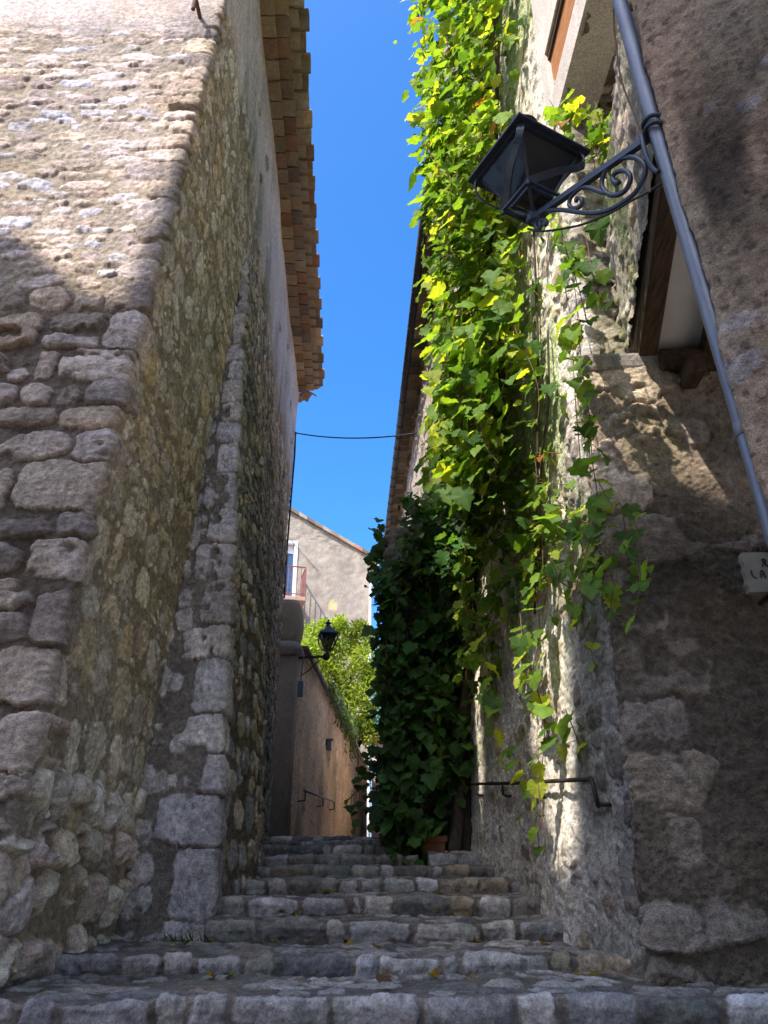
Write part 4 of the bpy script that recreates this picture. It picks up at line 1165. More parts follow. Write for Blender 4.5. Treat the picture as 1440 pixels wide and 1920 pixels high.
K1 = 1.0356
l1 = thing('street_lamp', (1.288, 2.47, 3.24), 'big dark blue-grey lantern on a scrolled bracket clamped to the drainpipe', 'street lamp')
HUB = np.array([.797, 2.99, 3.20])*K1; WALL = np.array([1.215, 2.43, 3.10])*K1
lantern('l', HUB, .214, R(45-17), l1)
sc_ = MB()
sc_.bar(HUB+(WALL-HUB)*.02, WALL, .030, .036)
bx_ = WALL-HUB
def crop(x, y):       # scrollwork drawn in the vertical plane of the bracket
    s = ((x-560)-.17*(y-770))/(705+.17*630)
    w = (y-770+630*s)/930.
    return HUB+bx_*s+np.array([0, 0, -w])
rod1 = [(630, 792), (645, 806), (655, 790), (640, 770), (612, 772), (590, 795), (582, 828), (605, 846), (640, 842), (660, 815), (658, 790), (640, 772)]
rodA = [(630, 795), (648, 800), (655, 782), (636, 768), (610, 785), (612, 825), (592, 845), (578, 815), (590, 770), (630, 715), (690, 690), (770, 675), (880, 672), (1000, 650), (1100, 590), (1190, 500), (1242, 400), (1252, 320), (1215, 275), (1160, 268), (1090, 300), (1030, 370), (1008, 440), (1015, 490), (1052, 525), (1105, 518), (1150, 475), (1172, 410), (1160, 370), (1125, 358), (1085, 380), (1070, 420), (1095, 445), (1115, 425)]
rodB = [(1060, 522), (1000, 515), (930, 497), (880, 505), (840, 545), (810, 592), (806, 635), (835, 652), (872, 635), (890, 600), (875, 576), (852, 580), (850, 602)]
sc_.tube(spline([crop(*p) for p in rodA], 5), .0125, 8)
sc_.tube(spline([crop(*p) for p in rodB], 5), .0115, 8)
sc_.build('bracket', M['iron'], l1)
cl_ = MB()
pc_ = np.array([1.289, 2.47, 0])
for z in (3.245, 3.195):
    cl_.tube([pc_+np.array([.054*math.cos(a), .054*math.sin(a), z-.02*math.cos(a)]) for a in np.linspace(0, 2*math.pi, 25)], .011, 8)
cl_.tube(spline([WALL+[-.01, .01, .03], pc_+[-.068, .02, 3.19], pc_+[-.070, .015, 3.05], pc_+[-.052, .01, 2.96], pc_+[-.038, .0, 2.93]], 5), .012, 8)
cl_.build('pipe_clamp', M['iron'], l1, True)
wi = MB()
wi.tube(spline([crop(520, 855), crop(600, 856), crop(700, 828), crop(800, 790), crop(900, 745), crop(1050, 650), crop(1170, 550), crop(1250, 490), crop(1335, 418)], 4), .006, 6)
wi.build('lamp_cable', M['cable'], l1, True)

l2 = thing('street_lamp', (-1.9, 17.45, 4.45), 'small black lantern standing on an iron arm fixed to the shaded pier up the lane', 'street lamp')
pA = at(564, 1234, 17.4); pE = at(612, 1231, 17.4)
lm = MB(); lm.bar(pA+[-.12, 0, 0], pE, .05, .05); lm.tube(spline([pA+[0, 0, -.42], pA+[.18, 0, -.30], pA+[.42, 0, -.05]], 5), .014, 6)
lm.lathe([(.02, -.09), (.08, -.05), (.085, 0), (.08, .05), (.02, .09)], pE, 12); lm.build('arm', M['black_iron'], l2)
lantern('l2', pE+np.array([0.02, 0, .08]), .185, R(12), l2, False)

# ================================================================== CABLES, RAIL, SIGN, POT
cb2 = MB()
a, b = at(556, 808, 16.3), at(782, 812, 14.0)
a = np.array([-2.20, 16.40, a[2]])
mid = [a*(1-t)+b*t+np.array([0, 0, -.55*t*(1-t)]) for t in np.linspace(0, 1, 14)]
cb2.tube(mid, .016, 6)
tag(cb2.build('overhead_cable', M['cable'], None, True), 'thin black cable hanging across the alley against the blue sky', 'cable')
cb3 = MB()
pts_ = [a+[.0, -.05, 0], a+[-.02, .05, -.12]]
for py in (850, 900, 950, 1000, 1060, 1120): 
    p = at(0, py, 16.42); pts_.append(np.array([np.interp(p[2], [0, 11.4], [-2.40, -2.205])+.03+.012*math.sin(py*.13), 16.46, p[2]]))
cb3.tube(spline(pts_, 3), .022, 6)
tag(cb3.build('wall_cable', M['cable'], None, True), 'black cable clipped down the far corner of the left house', 'cable')

rail = thing('handrail', (1.1, 5.4, .5), 'black wrought iron handrail with a curled end on the right alley wall', 'handrail')
def ewall(y, z): 
    xb = np.interp(y, [4.68, 5.7, 9.25], [1.37, 1.2, .86]); xt = np.interp(y, [4.68, 5.7, 9.25], [1.82, 1.72, 1.40])
    f = (z+.9)/13.9
    return xb*(1-f)+xt*f
E1p = at(1112, 1462, 5.05); E2p = at(790, 1470, 8.9)
y1, y2 = 5.02, 8.9
r1 = np.array([ewall(y1, E1p[2])-.09, y1, E1p[2]]); r2 = np.array([ewall(y2, E2p[2])-.09, y2, E2p[2]])
t = MB(); t.tube([r2, (r1+r2)/2+[0, 0, -.01], r1], .014, 8)
cdir = np.array([.10, -.0, 0])
t.tube(spline([r1, r1+[0, -.05, -.004], r1+[.0, -.085, -.04], r1+[.005, -.095, -.11], r1+[.02, -.07, -.16], r1+[.03, -.04, -.15]], 5), .015, 8)
t.tube([r1+[.02, -.07, -.155], r1+[.13, -.06, -.155]], .013, 8)
t.build('rail', M['black_iron'], rail, True)
for yy in (6.15, 7.2, 8.3):
    f = (yy-y1)/(y2-y1); p = r1*(1-f)+r2*f
    q = MB(); q.tube([p, p+[0, -.01, -.10], p+[.03, -.01, -.115], p+[.12, -.01, -.115]], .012, 6); q.build('bracket', M['black_iron'], rail)

sg_ = thing('street_sign', (2.4, 4.2, 1.6), 'pale stone street name plaque hung on the dark right wall', 'sign')
sp = at(1381, 1112, 4.27); sp2 = at(1381, 1037, 4.27)
sx, sz0, sz1 = sp2[0]+.02, sp[2], sp2[2]
V = []
n_ = 9
prof_ = [(sx+.006*math.sin(k*2.3), sz0+(sz1-sz0)*k/n_) for k in range(n_+1)]
sm_ = MB()
outl = prof_+[(sx+.62, sz1), (sx+.62, sz0)]
m_ = len(outl)
sm_.add([(x, 4.26-.05*(x-sx), z) for x, z in outl]+[(x, 4.305-.05*(x-sx), z) for x, z in outl], [tuple(range(m_-1, -1, -1)), tuple(range(m_, 2*m_))]+[(i, (i+1) % m_, (i+1) % m_+m_, i+m_) for i in range(m_)])
sm_.build('plaque', M['sign'], sg_, bevel=.004)
H_ = sz1-sz0
lt = MB()
GL = {'R': [[(.02, 0), (.22, .55), (.10, .95), (.45, 1), (.62, .8), (.5, .55), (.25, .5)], [(.4, .52), (.75, .0)]],
      'U': [[(0, 1), (.02, .35), (.2, .02), (.5, .05), (.62, .4), (.62, 1)]],
      'E': [[(.5, 1), (.05, .95), (.0, .5), (.05, .05), (.55, 0)], [(.03, .5), (.42, .52)]],
      'L': [[(.05, 1), (.02, .55), (.15, .2), (.55, 0)]],
      'A': [[(0, 0), (.06, .6), (.3, 1), (.55, .6), (.62, 0)], [(.08, .42), (.58, .42)]],
      'C': [[(.6, .9), (.3, 1), (.05, .7), (.03, .3), (.25, .02), (.6, .1)]]}
def write(txt, x, z, h, w):
    for ch in txt:
        if ch != ' ':
            for st_ in GL[ch]:
                pts_ = [(x+px*w, 4.26-.05*(x+px*w-sx)-.001, z+pz*h) for px, pz in st_]
                pp_ = spline(pts_, 4)
                for p, q in zip(pp_[:-1], pp_[1:]): lt.bar(p, q+(q-p)*.15, .004, .0115, up=(0, -1, 0))
        x += w*1.18
write('RUE', sx+.108, sz0+H_*.62, H_*.20, .042)
write('LA C', sx+.036, sz0+H_*.34, H_*.20, .042)
lt.build('lettering', M['letter'], sg_)
for (x, z, up) in ((sx+.17, sz1, 1), (sx+.13, sz0, -1)):
    hk = MB(); hk.tube([(x, 4.42, z+.012*up), (x, 4.235, z+.012*up), (x, 4.225, z-.03*up)], .016, 8); hk.build('hook', M['black_iron'], sg_)

pot = thing('flower_pot', (.40, 8.80, .3), 'terracotta trough pot on the steps in the dark shade at the foot of the vine', 'flower pot')
pc2 = at(812, 1604, 8.80)
def pot_ring(w, d, z): return [(pc2[0]+w*x, 8.84+d*y, pc2[2]+z) for x, y in rrect(-1, 1, -1, 1, .25, 3)]
pmb = MB(); V = []; rg = [(.115, .085, 0), (.135, .10, .13), (.152, .115, .132), (.152, .115, .185), (.132, .095, .185), (.128, .09, .15)]
n = len(pot_ring(1, 1, 0))
for r in rg: V += pot_ring(*r)
Fc = [tuple(range(n-1, -1, -1))]+[(i*n+k, i*n+(k+1) % n, (i+1)*n+(k+1) % n, (i+1)*n+k) for i in range(len(rg)-1) for k in range(n)]
pmb.add(V, Fc); pmb.build('pot', M['terracotta'], pot)
so_ = MB(); so_.add(pot_ring(.128, .09, .152), [tuple(range(n))]); so_.build('soil', M['soil'], pot)

# ================================================================== LEAVES
half = [(0, .02), (.09, -.08), (.22, -.12), (.36, -.07), (.44, .04), (.47, .17), (.46, .27), (.54, .38), (.52, .48), (.44, .54), (.42, .62), (.36, .74), (.25, .80), (.13, .92), (0, 1.02)]
half2 = [(0, .03), (.10, -.07), (.24, -.10), (.38, -.03), (.46, .09), (.41, .20), (.53, .31), (.55, .43), (.45, .50), (.38, .53), (.37, .65), (.30, .77), (.18, .80), (.10, .91), (0, 1.05)]
VINE_OUT2 = np.array(half2+[(-x, y) for x, y in half2[-2:0:-1]])
VINE_OUT = np.array(half+[(-x, y) for x, y in half[-2:0:-1]])
BUSH_OUT = np.array([(0, 0), (.16, .25), (.2, .5), (.12, .8), (0, 1), (-.12, .8), (-.2, .5), (-.16, .25)])
def leaf_batch(pos, tip, nrm, size, col, outline=VINE_OUT, fold=.22, droop=.30, warp=.05):
    N = len(pos); n = len(outline)
    tip = tip/np.linalg.norm(tip, axis=1, keepdims=True)
    nrm = nrm-tip*np.sum(nrm*tip, axis=1, keepdims=True); nrm /= (np.linalg.norm(nrm, axis=1, keepdims=True)+1e-9)
    rt = np.cross(tip, nrm)
    pts = np.vstack([outline, [(0, .42)]])
    x, y = pts[:, 0], pts[:, 1]
    if outline is VINE_OUT:
        alt = np.vstack([VINE_OUT2, [(0, .42)]]); pick = rng.random((N, 1)) < .55
        xs_, ys_ = np.where(pick, alt[:, 0][None], x[None]), np.where(pick, alt[:, 1][None], y[None])
        jx = 1+.10*rng.standard_normal((N, len(x))); xs_ = xs_*jx; ys_ = ys_*(1+.05*rng.standard_normal((N, len(x))))
    else: xs_, ys_ = np.repeat(x[None], N, 0), np.repeat(y[None], N, 0)
    z0 = np.abs(x)
    f = rng.uniform(.3, 1.6, (N, 1))*fold*np.where(rng.random((N, 1)) < .8, 1, -1)
    dr = rng.uniform(.2, 1.6, (N, 1))*droop
    z = f*z0[None, :] - dr*(y[None, :]-.1)**2 + warp*rng.standard_normal((N, len(pts)))*(np.abs(x)[None, :]+.3)
    sx = size[:, None]*rng.uniform(.85, 1.15, (N, 1))
    X = xs_*sx; Y = ys_*size[:, None]; Z = z*size[:, None]
    V = pos[:, None, :]+X[..., None]*rt[:, None, :]+Y[..., None]*tip[:, None, :]+Z[..., None]*nrm[:, None, :]
    k = np.arange(n)
    tri = np.stack([np.full(n, n), k, (k+1) % n], axis=1)
    Fc = (np.arange(N)[:, None, None]*(n+1)+tri[None]).reshape(-1, 3)
    C = np.repeat(col, n+1, axis=0)
    return V.reshape(-1, 3), Fc, C
def build_leaves(name, batches, parent, mat='leaf'):
    vs_, fs_, cs_ = [], [], []; o = 0
    for V, Fc, C in batches:
        vs_.append(V); fs_.append(Fc+o); cs_.append(C); o += len(V)
    return mesh_obj(name, np.vstack(vs_), np.vstack(fs_), M[mat], parent, np.vstack(cs_), False)
def leaf_cols(n, young=.5):
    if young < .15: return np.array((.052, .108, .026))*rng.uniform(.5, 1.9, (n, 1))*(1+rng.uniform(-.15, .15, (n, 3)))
    a = np.array((.20, .32, .035)); b = np.array((.05, .115, .022)); y = np.array((.34, .40, .045))
    t = rng.random((n, 1)); c = a*t+b*(1-t)
    m = rng.random((n, 1)) < young*.35
    c = np.where(m, y*rng.uniform(.8, 1.1, (n, 1)), c)
    br = rng.random((n, 1)) < .006
    return np.where(br, np.array((.35, .14, .03)), c)
def strand_leaves(paths, step=(.07, .13), size=(.09, .17), out=(-1, -.35, .3), young=.5, spread=.07, taper=True):
    """leaves along hanging shoots; returns one leaf batch and the stalk tubes"""
    P, T, Nn, Sz = [], [], [], []
    tw = []
    out = np.array(out, float)
    for path in paths:
        path = [np.array(p, float) for p in path]
        cl = np.concatenate([[0], np.cumsum([np.linalg.norm(b-a) for a, b in zip(path[:-1], path[1:])])])
        L = cl[-1]; s = rng.uniform(0, .1); side = 1
        arr = np.array(path)
        while s < L:
            p = np.array([np.interp(s, cl, arr[:, k]) for k in range(3)])
            side = -side
            off = rng.normal(0, 1, 3)*spread; off[2] *= .6
            base = p+off+np.array([0, 0, 0])
            o = out+rng.normal(0, .55, 3)
            t = np.array([o[0]*.6+rng.normal(0, .35), o[1]*.6+rng.normal(0, .35), -.75+rng.normal(0, .35)])
            nr = o*np.array([1, 1, 1])+np.array([0, 0, .75])
            k = 1-.55*(s/L)**3 if taper else 1
            P.append(base); T.append(t); Nn.append(nr); Sz.append(rng.uniform(*size)*k)
            tw.append((p, base))
            s += rng.uniform(*step)
    n = len(P)
    return leaf_batch(np.array(P), np.array(T), np.array(Nn), np.array(Sz), leaf_cols(n, young)), tw
def droop_path(p0, L, drift=(0, 0), wob=.08, n=9):
    pts_ = []
    ph = rng.uniform(0, 6.28)
    for i in range(n):
        t = i/(n-1)
        pts_.append(np.array(p0)+np.array([drift[0]*t+wob*math.sin(ph+t*5)*t, drift[1]*t+wob*math.cos(ph*1.7+t*4)*t, -L*t]))
    return pts_

# --- the sunlit curtain on the alley wall
vine = thing('climbing_vine', (1.05, 7.6, .2), 'sunlit yellow-green vine hanging in a long curtain from the top of the right house', 'vine')
def LB(py): return np.interp(py, [-400, 0, 200, 400, 600, 800, 940], [755, 768, 790, 806, 816, 822, 825])
def RB(py): return np.interp(py, [-400, 0, 200, 300, 400, 500, 600, 680, 800, 900, 960], [945, 950, 950, 980, 1000, 990, 965, 935, 905, 885, 868])
paths = []
tries = 0
while len(paths) < 420 and tries < 9000:
    tries += 1
    Y = rng.uniform(5.3, 8.1)
    py = rng.uniform(-330, 900)
    px = rng.uniform(LB(py)+8, RB(py)-10)
    p = at(px, py, Y)
    if p[0] > ewall(Y, p[2])-.04: continue
    if p[0] < ewall(Y, p[2])-1.05: continue
    L = rng.uniform(.5, 1.5)
    # do not hang below the ragged lower edge of the curtain
    zend = at(px, 945-25*rng.random()-max(0, (px-830))*.35, Y)[2]
    if p[2]-L < zend: L = p[2]-zend
    if L < .15: continue
    paths.append(droop_path(p, L, (rng.normal(0, .06), rng.normal(-.05, .08))))
lb, tw = strand_leaves(paths, (.05, .092), (.08, .22), (-.75, -.55, .35), .6, .09)
build_leaves('foliage', [lb], vine)
st = MB()
for k, path in enumerate(paths):
    if k % 2 == 0: st.tube(path, np.linspace(.006, .002, len(path)), 5)
for p, q in tw[::5]: st.tube([p, q], .0018, 3, cap=False)
st.build('shoots', M['twig'], vine)
tk = MB()
def epath(ys, zs, off): return [np.array([ewall(y, z)-off, y, z]) for y, z in zip(ys, zs)]
tk.tube(spline(epath([8.95, 8.9, 8.6, 7.9, 7.2, 6.9, 6.8], [.2, 1.4, 3, 5, 7.2, 9.5, 12.5], .07), 6), [.07]*18+[.055]*19, 8)
tk.tube(spline(epath([7.6, 7.0, 6.5, 6.3], [6, 7.3, 9, 12.4], .06), 6), .03, 6)
tk.tube(spline(epath([6.0, 5.7, 5.5, 5.4], [2.0, 3.2, 4.4, 6.2], .05), 6), .012, 6)
tk.tube(spline(epath([5.25, 5.35, 5.6, 5.75], [4.3, 3.6, 3.2, 2.4], .05), 6), .010, 6)
tk.build('trunk', M['bark'], vine, True)

# --- dark mass over the wall end
ivy = thing('climbing_vine', (.45, 9.1, .3), 'dark shaded vine smothering the wall end at the right of the upper steps', 'vine')
paths = []
def LBd(py): return np.interp(py, [930, 1000, 1040, 1200, 1300, 1420, 1560], [800, 735, 708, 712, 730, 716, 720])
def RBd(py): return np.interp(py, [930, 1000, 1200, 1400, 1600], [905, 960, 935, 905, 870])
tries = 0
while len(paths) < 210 and tries < 6000:
    tries += 1
    Y = rng.uniform(8.55, 9.15)
    py = rng.uniform(940, 1540); px = rng.uniform(LBd(py), RBd(py))
    if py > 1380 and rng.random() < (.35 if px < 770 else .8): continue
    p = at(px, py, Y)
    if p[0] > ewall(Y, p[2])-.03: continue
    L = rng.uniform(.4, 1.0)
    if p[2]-L < .45: L = p[2]-.45
    if L < .15: continue
    paths.append(droop_path(p, L, (rng.normal(0, .04), 0), .04))
# a few on the wall's return and the ragged top
for _ in range(26):
    Y = rng.uniform(9.2, 11.5); z = rng.uniform(1.5, 5.0)
    paths.append(droop_path((rng.uniform(-.10, .04), Y, z), rng.uniform(.4, .9), (0, 0), .04))
for _ in range(60):
    px = rng.uniform(770, 935); p = at(px, rng.uniform(900, 1040), rng.uniform(7.9, 9.2)); p[0] = min(p[0], ewall(p[1], p[2])-.05); paths.append(droop_path(p, rng.uniform(.3, .8), (0, 0), .05))
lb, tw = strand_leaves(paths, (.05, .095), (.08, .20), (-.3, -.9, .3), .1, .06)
# thin shoots reaching out over the steps
p2 = []
for (px, py, L) in ((672, 1385, .95), (694, 1400, .6), (660, 1480, .45), (712, 1180, .5), (706, 1060, .5), (722, 1300, .5)):
    p2.append(droop_path(at(px, py, 8.9), L, (0, 0), .03))
lb2, tw2 = strand_leaves(p2, (.10, .15), (.09, .15), (-.3, -.9, .3), .0, .03)
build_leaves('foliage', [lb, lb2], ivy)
st = MB()
for path in paths[::3]+p2: st.tube(path, .004, 4)
for p, q in tw2: st.tube([p, q], .002, 3, cap=False)
st.tube(spline([at(712, 1370, 8.9), at(690, 1375, 8.9), at(668, 1385, 8.9)], 4), .005, 5)
st.build('shoots', M['twig'], ivy)
tk = MB(); tk.tube(spline([at(850, 1612, 8.75), at(858, 1540, 8.8), at(866, 1450, 8.85), at(875, 1330, 8.9), at(868, 1200, 8.95), at(872, 1050, 8.95)], 6), np.linspace(.075, .045, 31), 9)
tk.build('trunk', M['bark'], ivy, True)

# --- middle sprays between the curtain and the strip of sun
mid_v = thing('climbing_vine', (1.15, 6.4, 3.0), 'half-lit vine sprays reaching right from the dark mass across the sunlit strip', 'vine')
paths = []
def spray(pxs, pys, Y0, Y1):
    n = len(pxs)
    return [at(px, py, Y0+(Y1-Y0)*i/(n-1)) for i, (px, py) in enumerate(zip(pxs, pys))]
for a in (((880, 930, 990, 1060, 1130), (965, 915, 870, 850, 850), 7.3, 5.2), ((870, 930, 1010, 1090, 1170), (1010, 960, 920, 905, 910), 7.4, 5.0),
          ((900, 960, 1030, 1110, 1190), (1000, 960, 935, 935, 960), 7.0, 4.9), ((870, 920, 980, 1040, 1090), (1090, 1040, 1005, 1000, 1030), 7.4, 5.3),
          ((890, 940, 990, 1050, 1110), (1040, 1000, 980, 990, 1010), 7.1, 5.2), ((880, 920, 950, 985, 1005), (1180, 1130, 1090, 1075, 1120), 7.2, 5.9),
          ((850, 900, 950, 990, 1030), (930, 880, 850, 870, 900), 7.3, 5.6), ((980, 1040, 1100, 1150, 1190), (1010, 980, 975, 1000, 1050), 5.7, 4.15), ((1010, 1050, 1090, 1120, 1140), (1080, 1060, 1060, 1085, 1120), 5.5, 4.2), ((900, 950, 1000, 1060, 1100), (1120, 1085, 1065, 1075, 1100), 6.9, 5.2)):
    p = spray(*a); paths.append(spline(p, 3))
    for k in (1, 2, 3):
        if rng.random() < .8: paths.append(droop_path(p[k], rng.uniform(.25, .7), (rng.normal(0, .05), 0), .05))
for _ in range(34):
    py = rng.uniform(940, 1330); px = rng.uniform(870, 960); p = at(px, py, rng.uniform(7.2, 8.2))
    if p[0] < ewall(p[1], p[2])-.03: paths.append(droop_path(p, rng.uniform(.3, .7), (0, 0), .05))
paths = [[q for q in pa] for pa in paths]
for pa in paths:
    for q in pa:
        q[0] = min(q[0], (ewall(q[1], q[2])-.06) if q[1] > 4.75 else 9)
        if 4.3 < q[1] <= 4.75 and q[0] > 1.3: q[1] = 4.3
lb, tw = strand_leaves(paths, (.07, .13), (.08, .18), (-.6, -.6, .35), .35, .06)
build_leaves('foliage', [lb], mid_v)
st = MB()
for path in paths: st.tube(path, .004, 4)
for p, q in tw[::2]: st.tube([p, q], .002, 3, cap=False)
st.build('shoots', M['twig'], mid_v)

# --- the shoot that hangs down the strip of sunlight to the steps
sv_ = thing('trailing_vine', (1.1, 5.6, 2.5), 'long bright shoot hanging down the strip of sunlight to the handrail and below', 'vine')
paths = [spline([at(905, 1200, 6.3), at(925, 1330, 6.1), at(975, 1440, 5.9), at(1000, 1500, 5.75), at(1012, 1600, 5.65)], 6),
         spline([at(1005, 1100, 5.6), at(1012, 1180, 5.6), at(1000, 1260, 5.62), at(1020, 1340, 5.6), at(1018, 1420, 5.6), at(1010, 1480, 5.6), at(1022, 1570, 5.6), at(1018, 1605, 5.6)], 5),
         spline([at(975, 1150, 5.9), at(985, 1230, 5.8), at(1015, 1320, 5.65), at(1030, 1390, 5.6)], 5),
         spline([at(1060, 1330, 5.35), at(1085, 1390, 5.2), at(1095, 1420, 5.15)], 4)]
for pa in paths:
    for q in pa: q[0] = min(q[0], ewall(q[1], q[2])-.07)
lb, tw = strand_leaves(paths, (.075, .12), (.11, .18), (-.8, -.7, .3), .8, .045, True)
build_leaves('foliage', [lb], sv_)
st = MB()
for path in paths: st.tube(path, .004, 5)
for p, q in tw: st.tube([p, q], .002, 3, cap=False)
st.build('shoots', M['twig'], sv_)

# --- shoots hanging from the bay in front of the dark courtyard wall
hv = thing('trailing_vine', (1.6, 4.1, 3.4), 'thin shoots with large dark leaves hanging from the bay before the shaded courtyard wall', 'vine')
paths = [spline([at(1062, 440, 4.25), at(1080, 560, 4.22), at(1090, 680, 4.2), at(1105, 780, 4.2), at(1110, 860, 4.2), at(1120, 960, 4.2), at(1085, 1080, 4.25), at(1070, 1170, 4.3)], 5),
         spline([at(1120, 900, 4.15), at(1150, 950, 4.1), at(1190, 980, 4.1), at(1200, 1080, 4.1), at(1185, 1180, 4.1)], 5),
         spline([at(1050, 500, 4.4), at(1070, 600, 4.35), at(1078, 740, 4.3), at(1090, 880, 4.3)], 5),
         spline([at(1045, 395, 3.95), at(1062, 470, 3.9), at(1085, 540, 3.85), at(1100, 600, 3.85)], 5),
         spline([at(1085, 400, 3.8), at(1100, 450, 3.8), at(1112, 520, 3.8), at(1135, 585, 3.8)], 5)]
lb, tw = strand_leaves(paths, (.07, .13), (.08, .165), (-.5, -.6, .5), .2, .05, False)
build_leaves('foliage', [lb], hv)
st = MB()
for path in paths: st.tube(path, .0035, 5)
for p, q in tw: st.tube([p, q], .002, 3, cap=False)
st.build('shoots', M['twig'], hv)

# --- bright tuft behind the lantern
tv = thing('trailing_vine', (1.5, 4.4, 5.3), 'bright green vine tuft hanging against the wall just behind the big lantern', 'vine')
paths = []
for _ in range(22):
    px = rng.uniform(1020, 1165); py = rng.uniform(185, 250)+(px-1020)*.05
    p = at(px, py, rng.uniform(4.0, 4.45)); paths.append(droop_path(p, rng.uniform(.15, .55), (rng.normal(0, .03), 0), .05))
for _ in range(8):
    px = rng.uniform(1000, 1090); py = rng.uniform(300, 400); p = at(px, py, rng.uniform(4.6, 5.4))
    p[0] = min(p[0], ewall(max(p[1], 4.7), p[2])-.06); paths.append(droop_path(p, rng.uniform(.2, .5), (0, 0), .05))
lb, tw = strand_leaves(paths, (.06, .11), (.09, .17), (-.6, -.6, .4), .9, .05)
build_leaves('foliage', [lb], tv)
st = MB()
for path in paths: st.tube(path, .003, 4)
st.tube(spline([at(1150, 0, 2.55), at(1152, 60, 2.55), at(1165, 150, 2.52), at(1195, 230, 2.5), at(1215, 300, 2.5), at(1218, 360, 2.5)], 5), .005, 5)
st.build('shoots', M['twig'], tv)

# --- sunlit tree over the garden wall
tree = thing('garden_tree', (-1.9, 29.2, 1.2), 'bushy light green tree leaning over the far garden wall in full sun', 'tree')
tb = MB()
tb.tube(spline([(-2.0, 29.2, 1.0), (-1.9, 29.2, 3.5), (-1.5, 29.0, 5.5), (-1.2, 28.9, 7.5)], 5), np.linspace(.16, .05, 16), 8)
for (x, y, z) in ((-2.6, 29, 7.6), (-.6, 28.6, 6.6), (-1.9, 28.6, 8.4), (-.4, 29.3, 7.8), (-1.0, 28.3, 5.6)):
    tb.tube(spline([(-1.75, 29.1, 4.4), ((-1.75+x)/2, (29.1+y)/2, (4.4+z)/2+.3), (x, y, z)], 5), np.linspace(.07, .015, 11), 6)
tb.build('trunk', M['bark'], tree, True)
cl_c = []
for (px, py, r) in ((600, 1215, .72), (580, 1198, .62), (640, 1205, .6), (645, 1240, .75), (680, 1200, .48), (690, 1240, .62), (665, 1280, .75), (690, 1300, .6), (620, 1270, .6), (640, 1310, .6), (670, 1340, .6), (700, 1350, .5), (655, 1360, .4), (612, 1180, .35), (637, 1172, .30), (674, 1180, .32), (705, 1270, .5), (690, 1378, .35), (575, 1225, .5), (600, 1255, .5)):
    cl_c.append((at(px, py, 28.7+rng.uniform(-.5, .5)), r))
pos, tip, nr, sh_ = [], [], [], []
for c, r in cl_c:
    n = int(1150*r)
    d = rng.normal(0, 1, (n, 3)); d /= np.linalg.norm(d, axis=1, keepdims=True)
    rad = r*rng.uniform(.25, 1.08, (n, 1))**.6
    pos.append(c+d*rad*[1, 1, 1.1]); tip.append(d*.7+rng.normal(0, .5, (n, 3))+[0, 0, .15]); nr.append(d+rng.normal(0, .6, (n, 3))+[0, 0, .8]); sh_.append(np.full((n, 1), rng.uniform(.6, 1.15)))
pos, tip, nr = np.vstack(pos), np.vstack(tip), np.vstack(nr)
n = len(pos); t = rng.random((n, 1))
cols = np.array((.38, .44, .06))*t+np.array((.13, .21, .035))*(1-t)
cols = cols*np.vstack(sh_)
build_leaves('foliage', [leaf_batch(pos, tip, nr, rng.uniform(.10, .22, n), cols, BUSH_OUT, .1, .2, .03)], tree)
cr = thing('creeper', (-1.1, 26.5, 4.5), 'dull grey-green creeper spilling over the coping below the sunlit tree', 'plant')
pos = []
for _ in range(900):
    f = rng.random(); Y = 21.5+f*7
    px = rng.normal(0, 1)
    pos.append((gwx(Y)+.10+abs(rng.normal(0, .14)), Y, np.interp(Y, [17.7, 36], [5.06, 4.58])+.25-abs(rng.normal(0, .35))*(.4+f)))
pos = np.array(pos); n = len(pos)
t = rng.random((n, 1))
build_leaves('foliage', [leaf_batch(pos, np.stack([rng.normal(.2, .4, n), rng.normal(-.2, .4, n), -np.abs(rng.normal(.7, .3, n))], 1), rng.normal(0, .5, (n, 3))+[.5, -.6, .4], rng.uniform(.10, .20, n), np.array((.11, .15, .06))*t+np.array((.06, .09, .03))*(1-t), BUSH_OUT, .1, .2, .03)], cr)
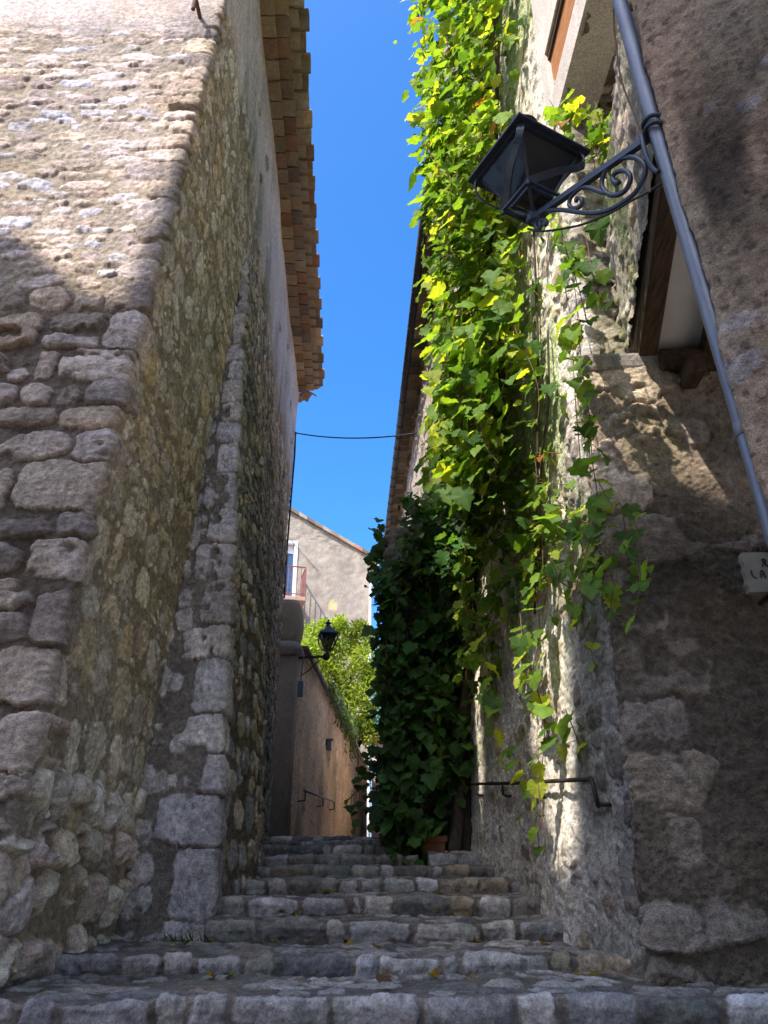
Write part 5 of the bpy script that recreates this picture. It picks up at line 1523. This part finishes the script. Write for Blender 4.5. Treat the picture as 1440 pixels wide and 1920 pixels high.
# weeds at the foot of the dark wall end
wd_ = thing('weeds', (.2, 8.7, .3), 'small dark weeds growing on the steps at the foot of the dark vine', 'plant')
paths = [droop_path(at(rng.uniform(715, 800), rng.uniform(1575, 1612), rng.uniform(8.55, 8.85)), rng.uniform(.05, .14), (rng.normal(0, .04), -.04), .02, 4) for _ in range(16)]
lb, tw = strand_leaves(paths, (.04, .07), (.06, .10), (0, -.8, .8), .0, .05, False)
build_leaves('foliage', [lb], wd_)

gt_ = thing('grass_tuft', (-1.35, 5.75, -.25), 'small tuft of grass and weeds at the foot of the battered left corner', 'plant')
V, Fc = [], []
for _ in range(70):
    b = np.array([rng.normal(-1.36, .07), 5.83+rng.normal(0, .02), -.345]); h = rng.uniform(.03, .10); d = rng.normal(0, .03, 2); n = len(V)
    V += [b+[-.003, 0, 0], b+[.003, 0, 0], b+[d[0]*.5, d[1]*.5-.01, h*.6], b+[d[0], d[1]-.025, h]]; Fc += [(n, n+1, n+2), (n, n+2, n+3)]
mesh_obj('blades', V, Fc, M['leaf'], gt_, np.tile((.10, .14, .03), (len(V), 1)))

lit = thing('leaf_litter', (0, 4.5, -.4), 'a few dry fallen leaves scattered on the lower stone steps', 'leaves', 'stuff')
pos, tp, nn = [], [], []
for _ in range(46):
    k = rng.integers(0, 4); Y0_, z0_ = STEPS[k][0], STEPS[k][1]
    x = rng.uniform(-1.6, 1.2) if k < 2 else rng.uniform(-.95, .95)
    y = STEPS[k+1][0]-abs(rng.normal(0, .10))-.04
    if rng.random() < .3: y = rng.uniform(Y0_+.1, STEPS[k+1][0]-.05)
    pos.append((x, y, z0_+.045)); a_ = rng.uniform(0, 6.28); tp.append((math.cos(a_), math.sin(a_), rng.normal(0, .15))); nn.append((rng.normal(0, .25), rng.normal(0, .25), 1))
n = len(pos)
lcol = np.array([(.22, .13, .05), (.28, .19, .07), (.14, .085, .04), (.16, .15, .05)])[rng.integers(0, 4, n)]
V, Fc, C = leaf_batch(np.array(pos), np.array(tp), np.array(nn), rng.uniform(.035, .075, n), lcol, VINE_OUT, .3, .4, .06)
mesh_obj('dry_leaves', V, Fc, M['leaf'], lit, C)
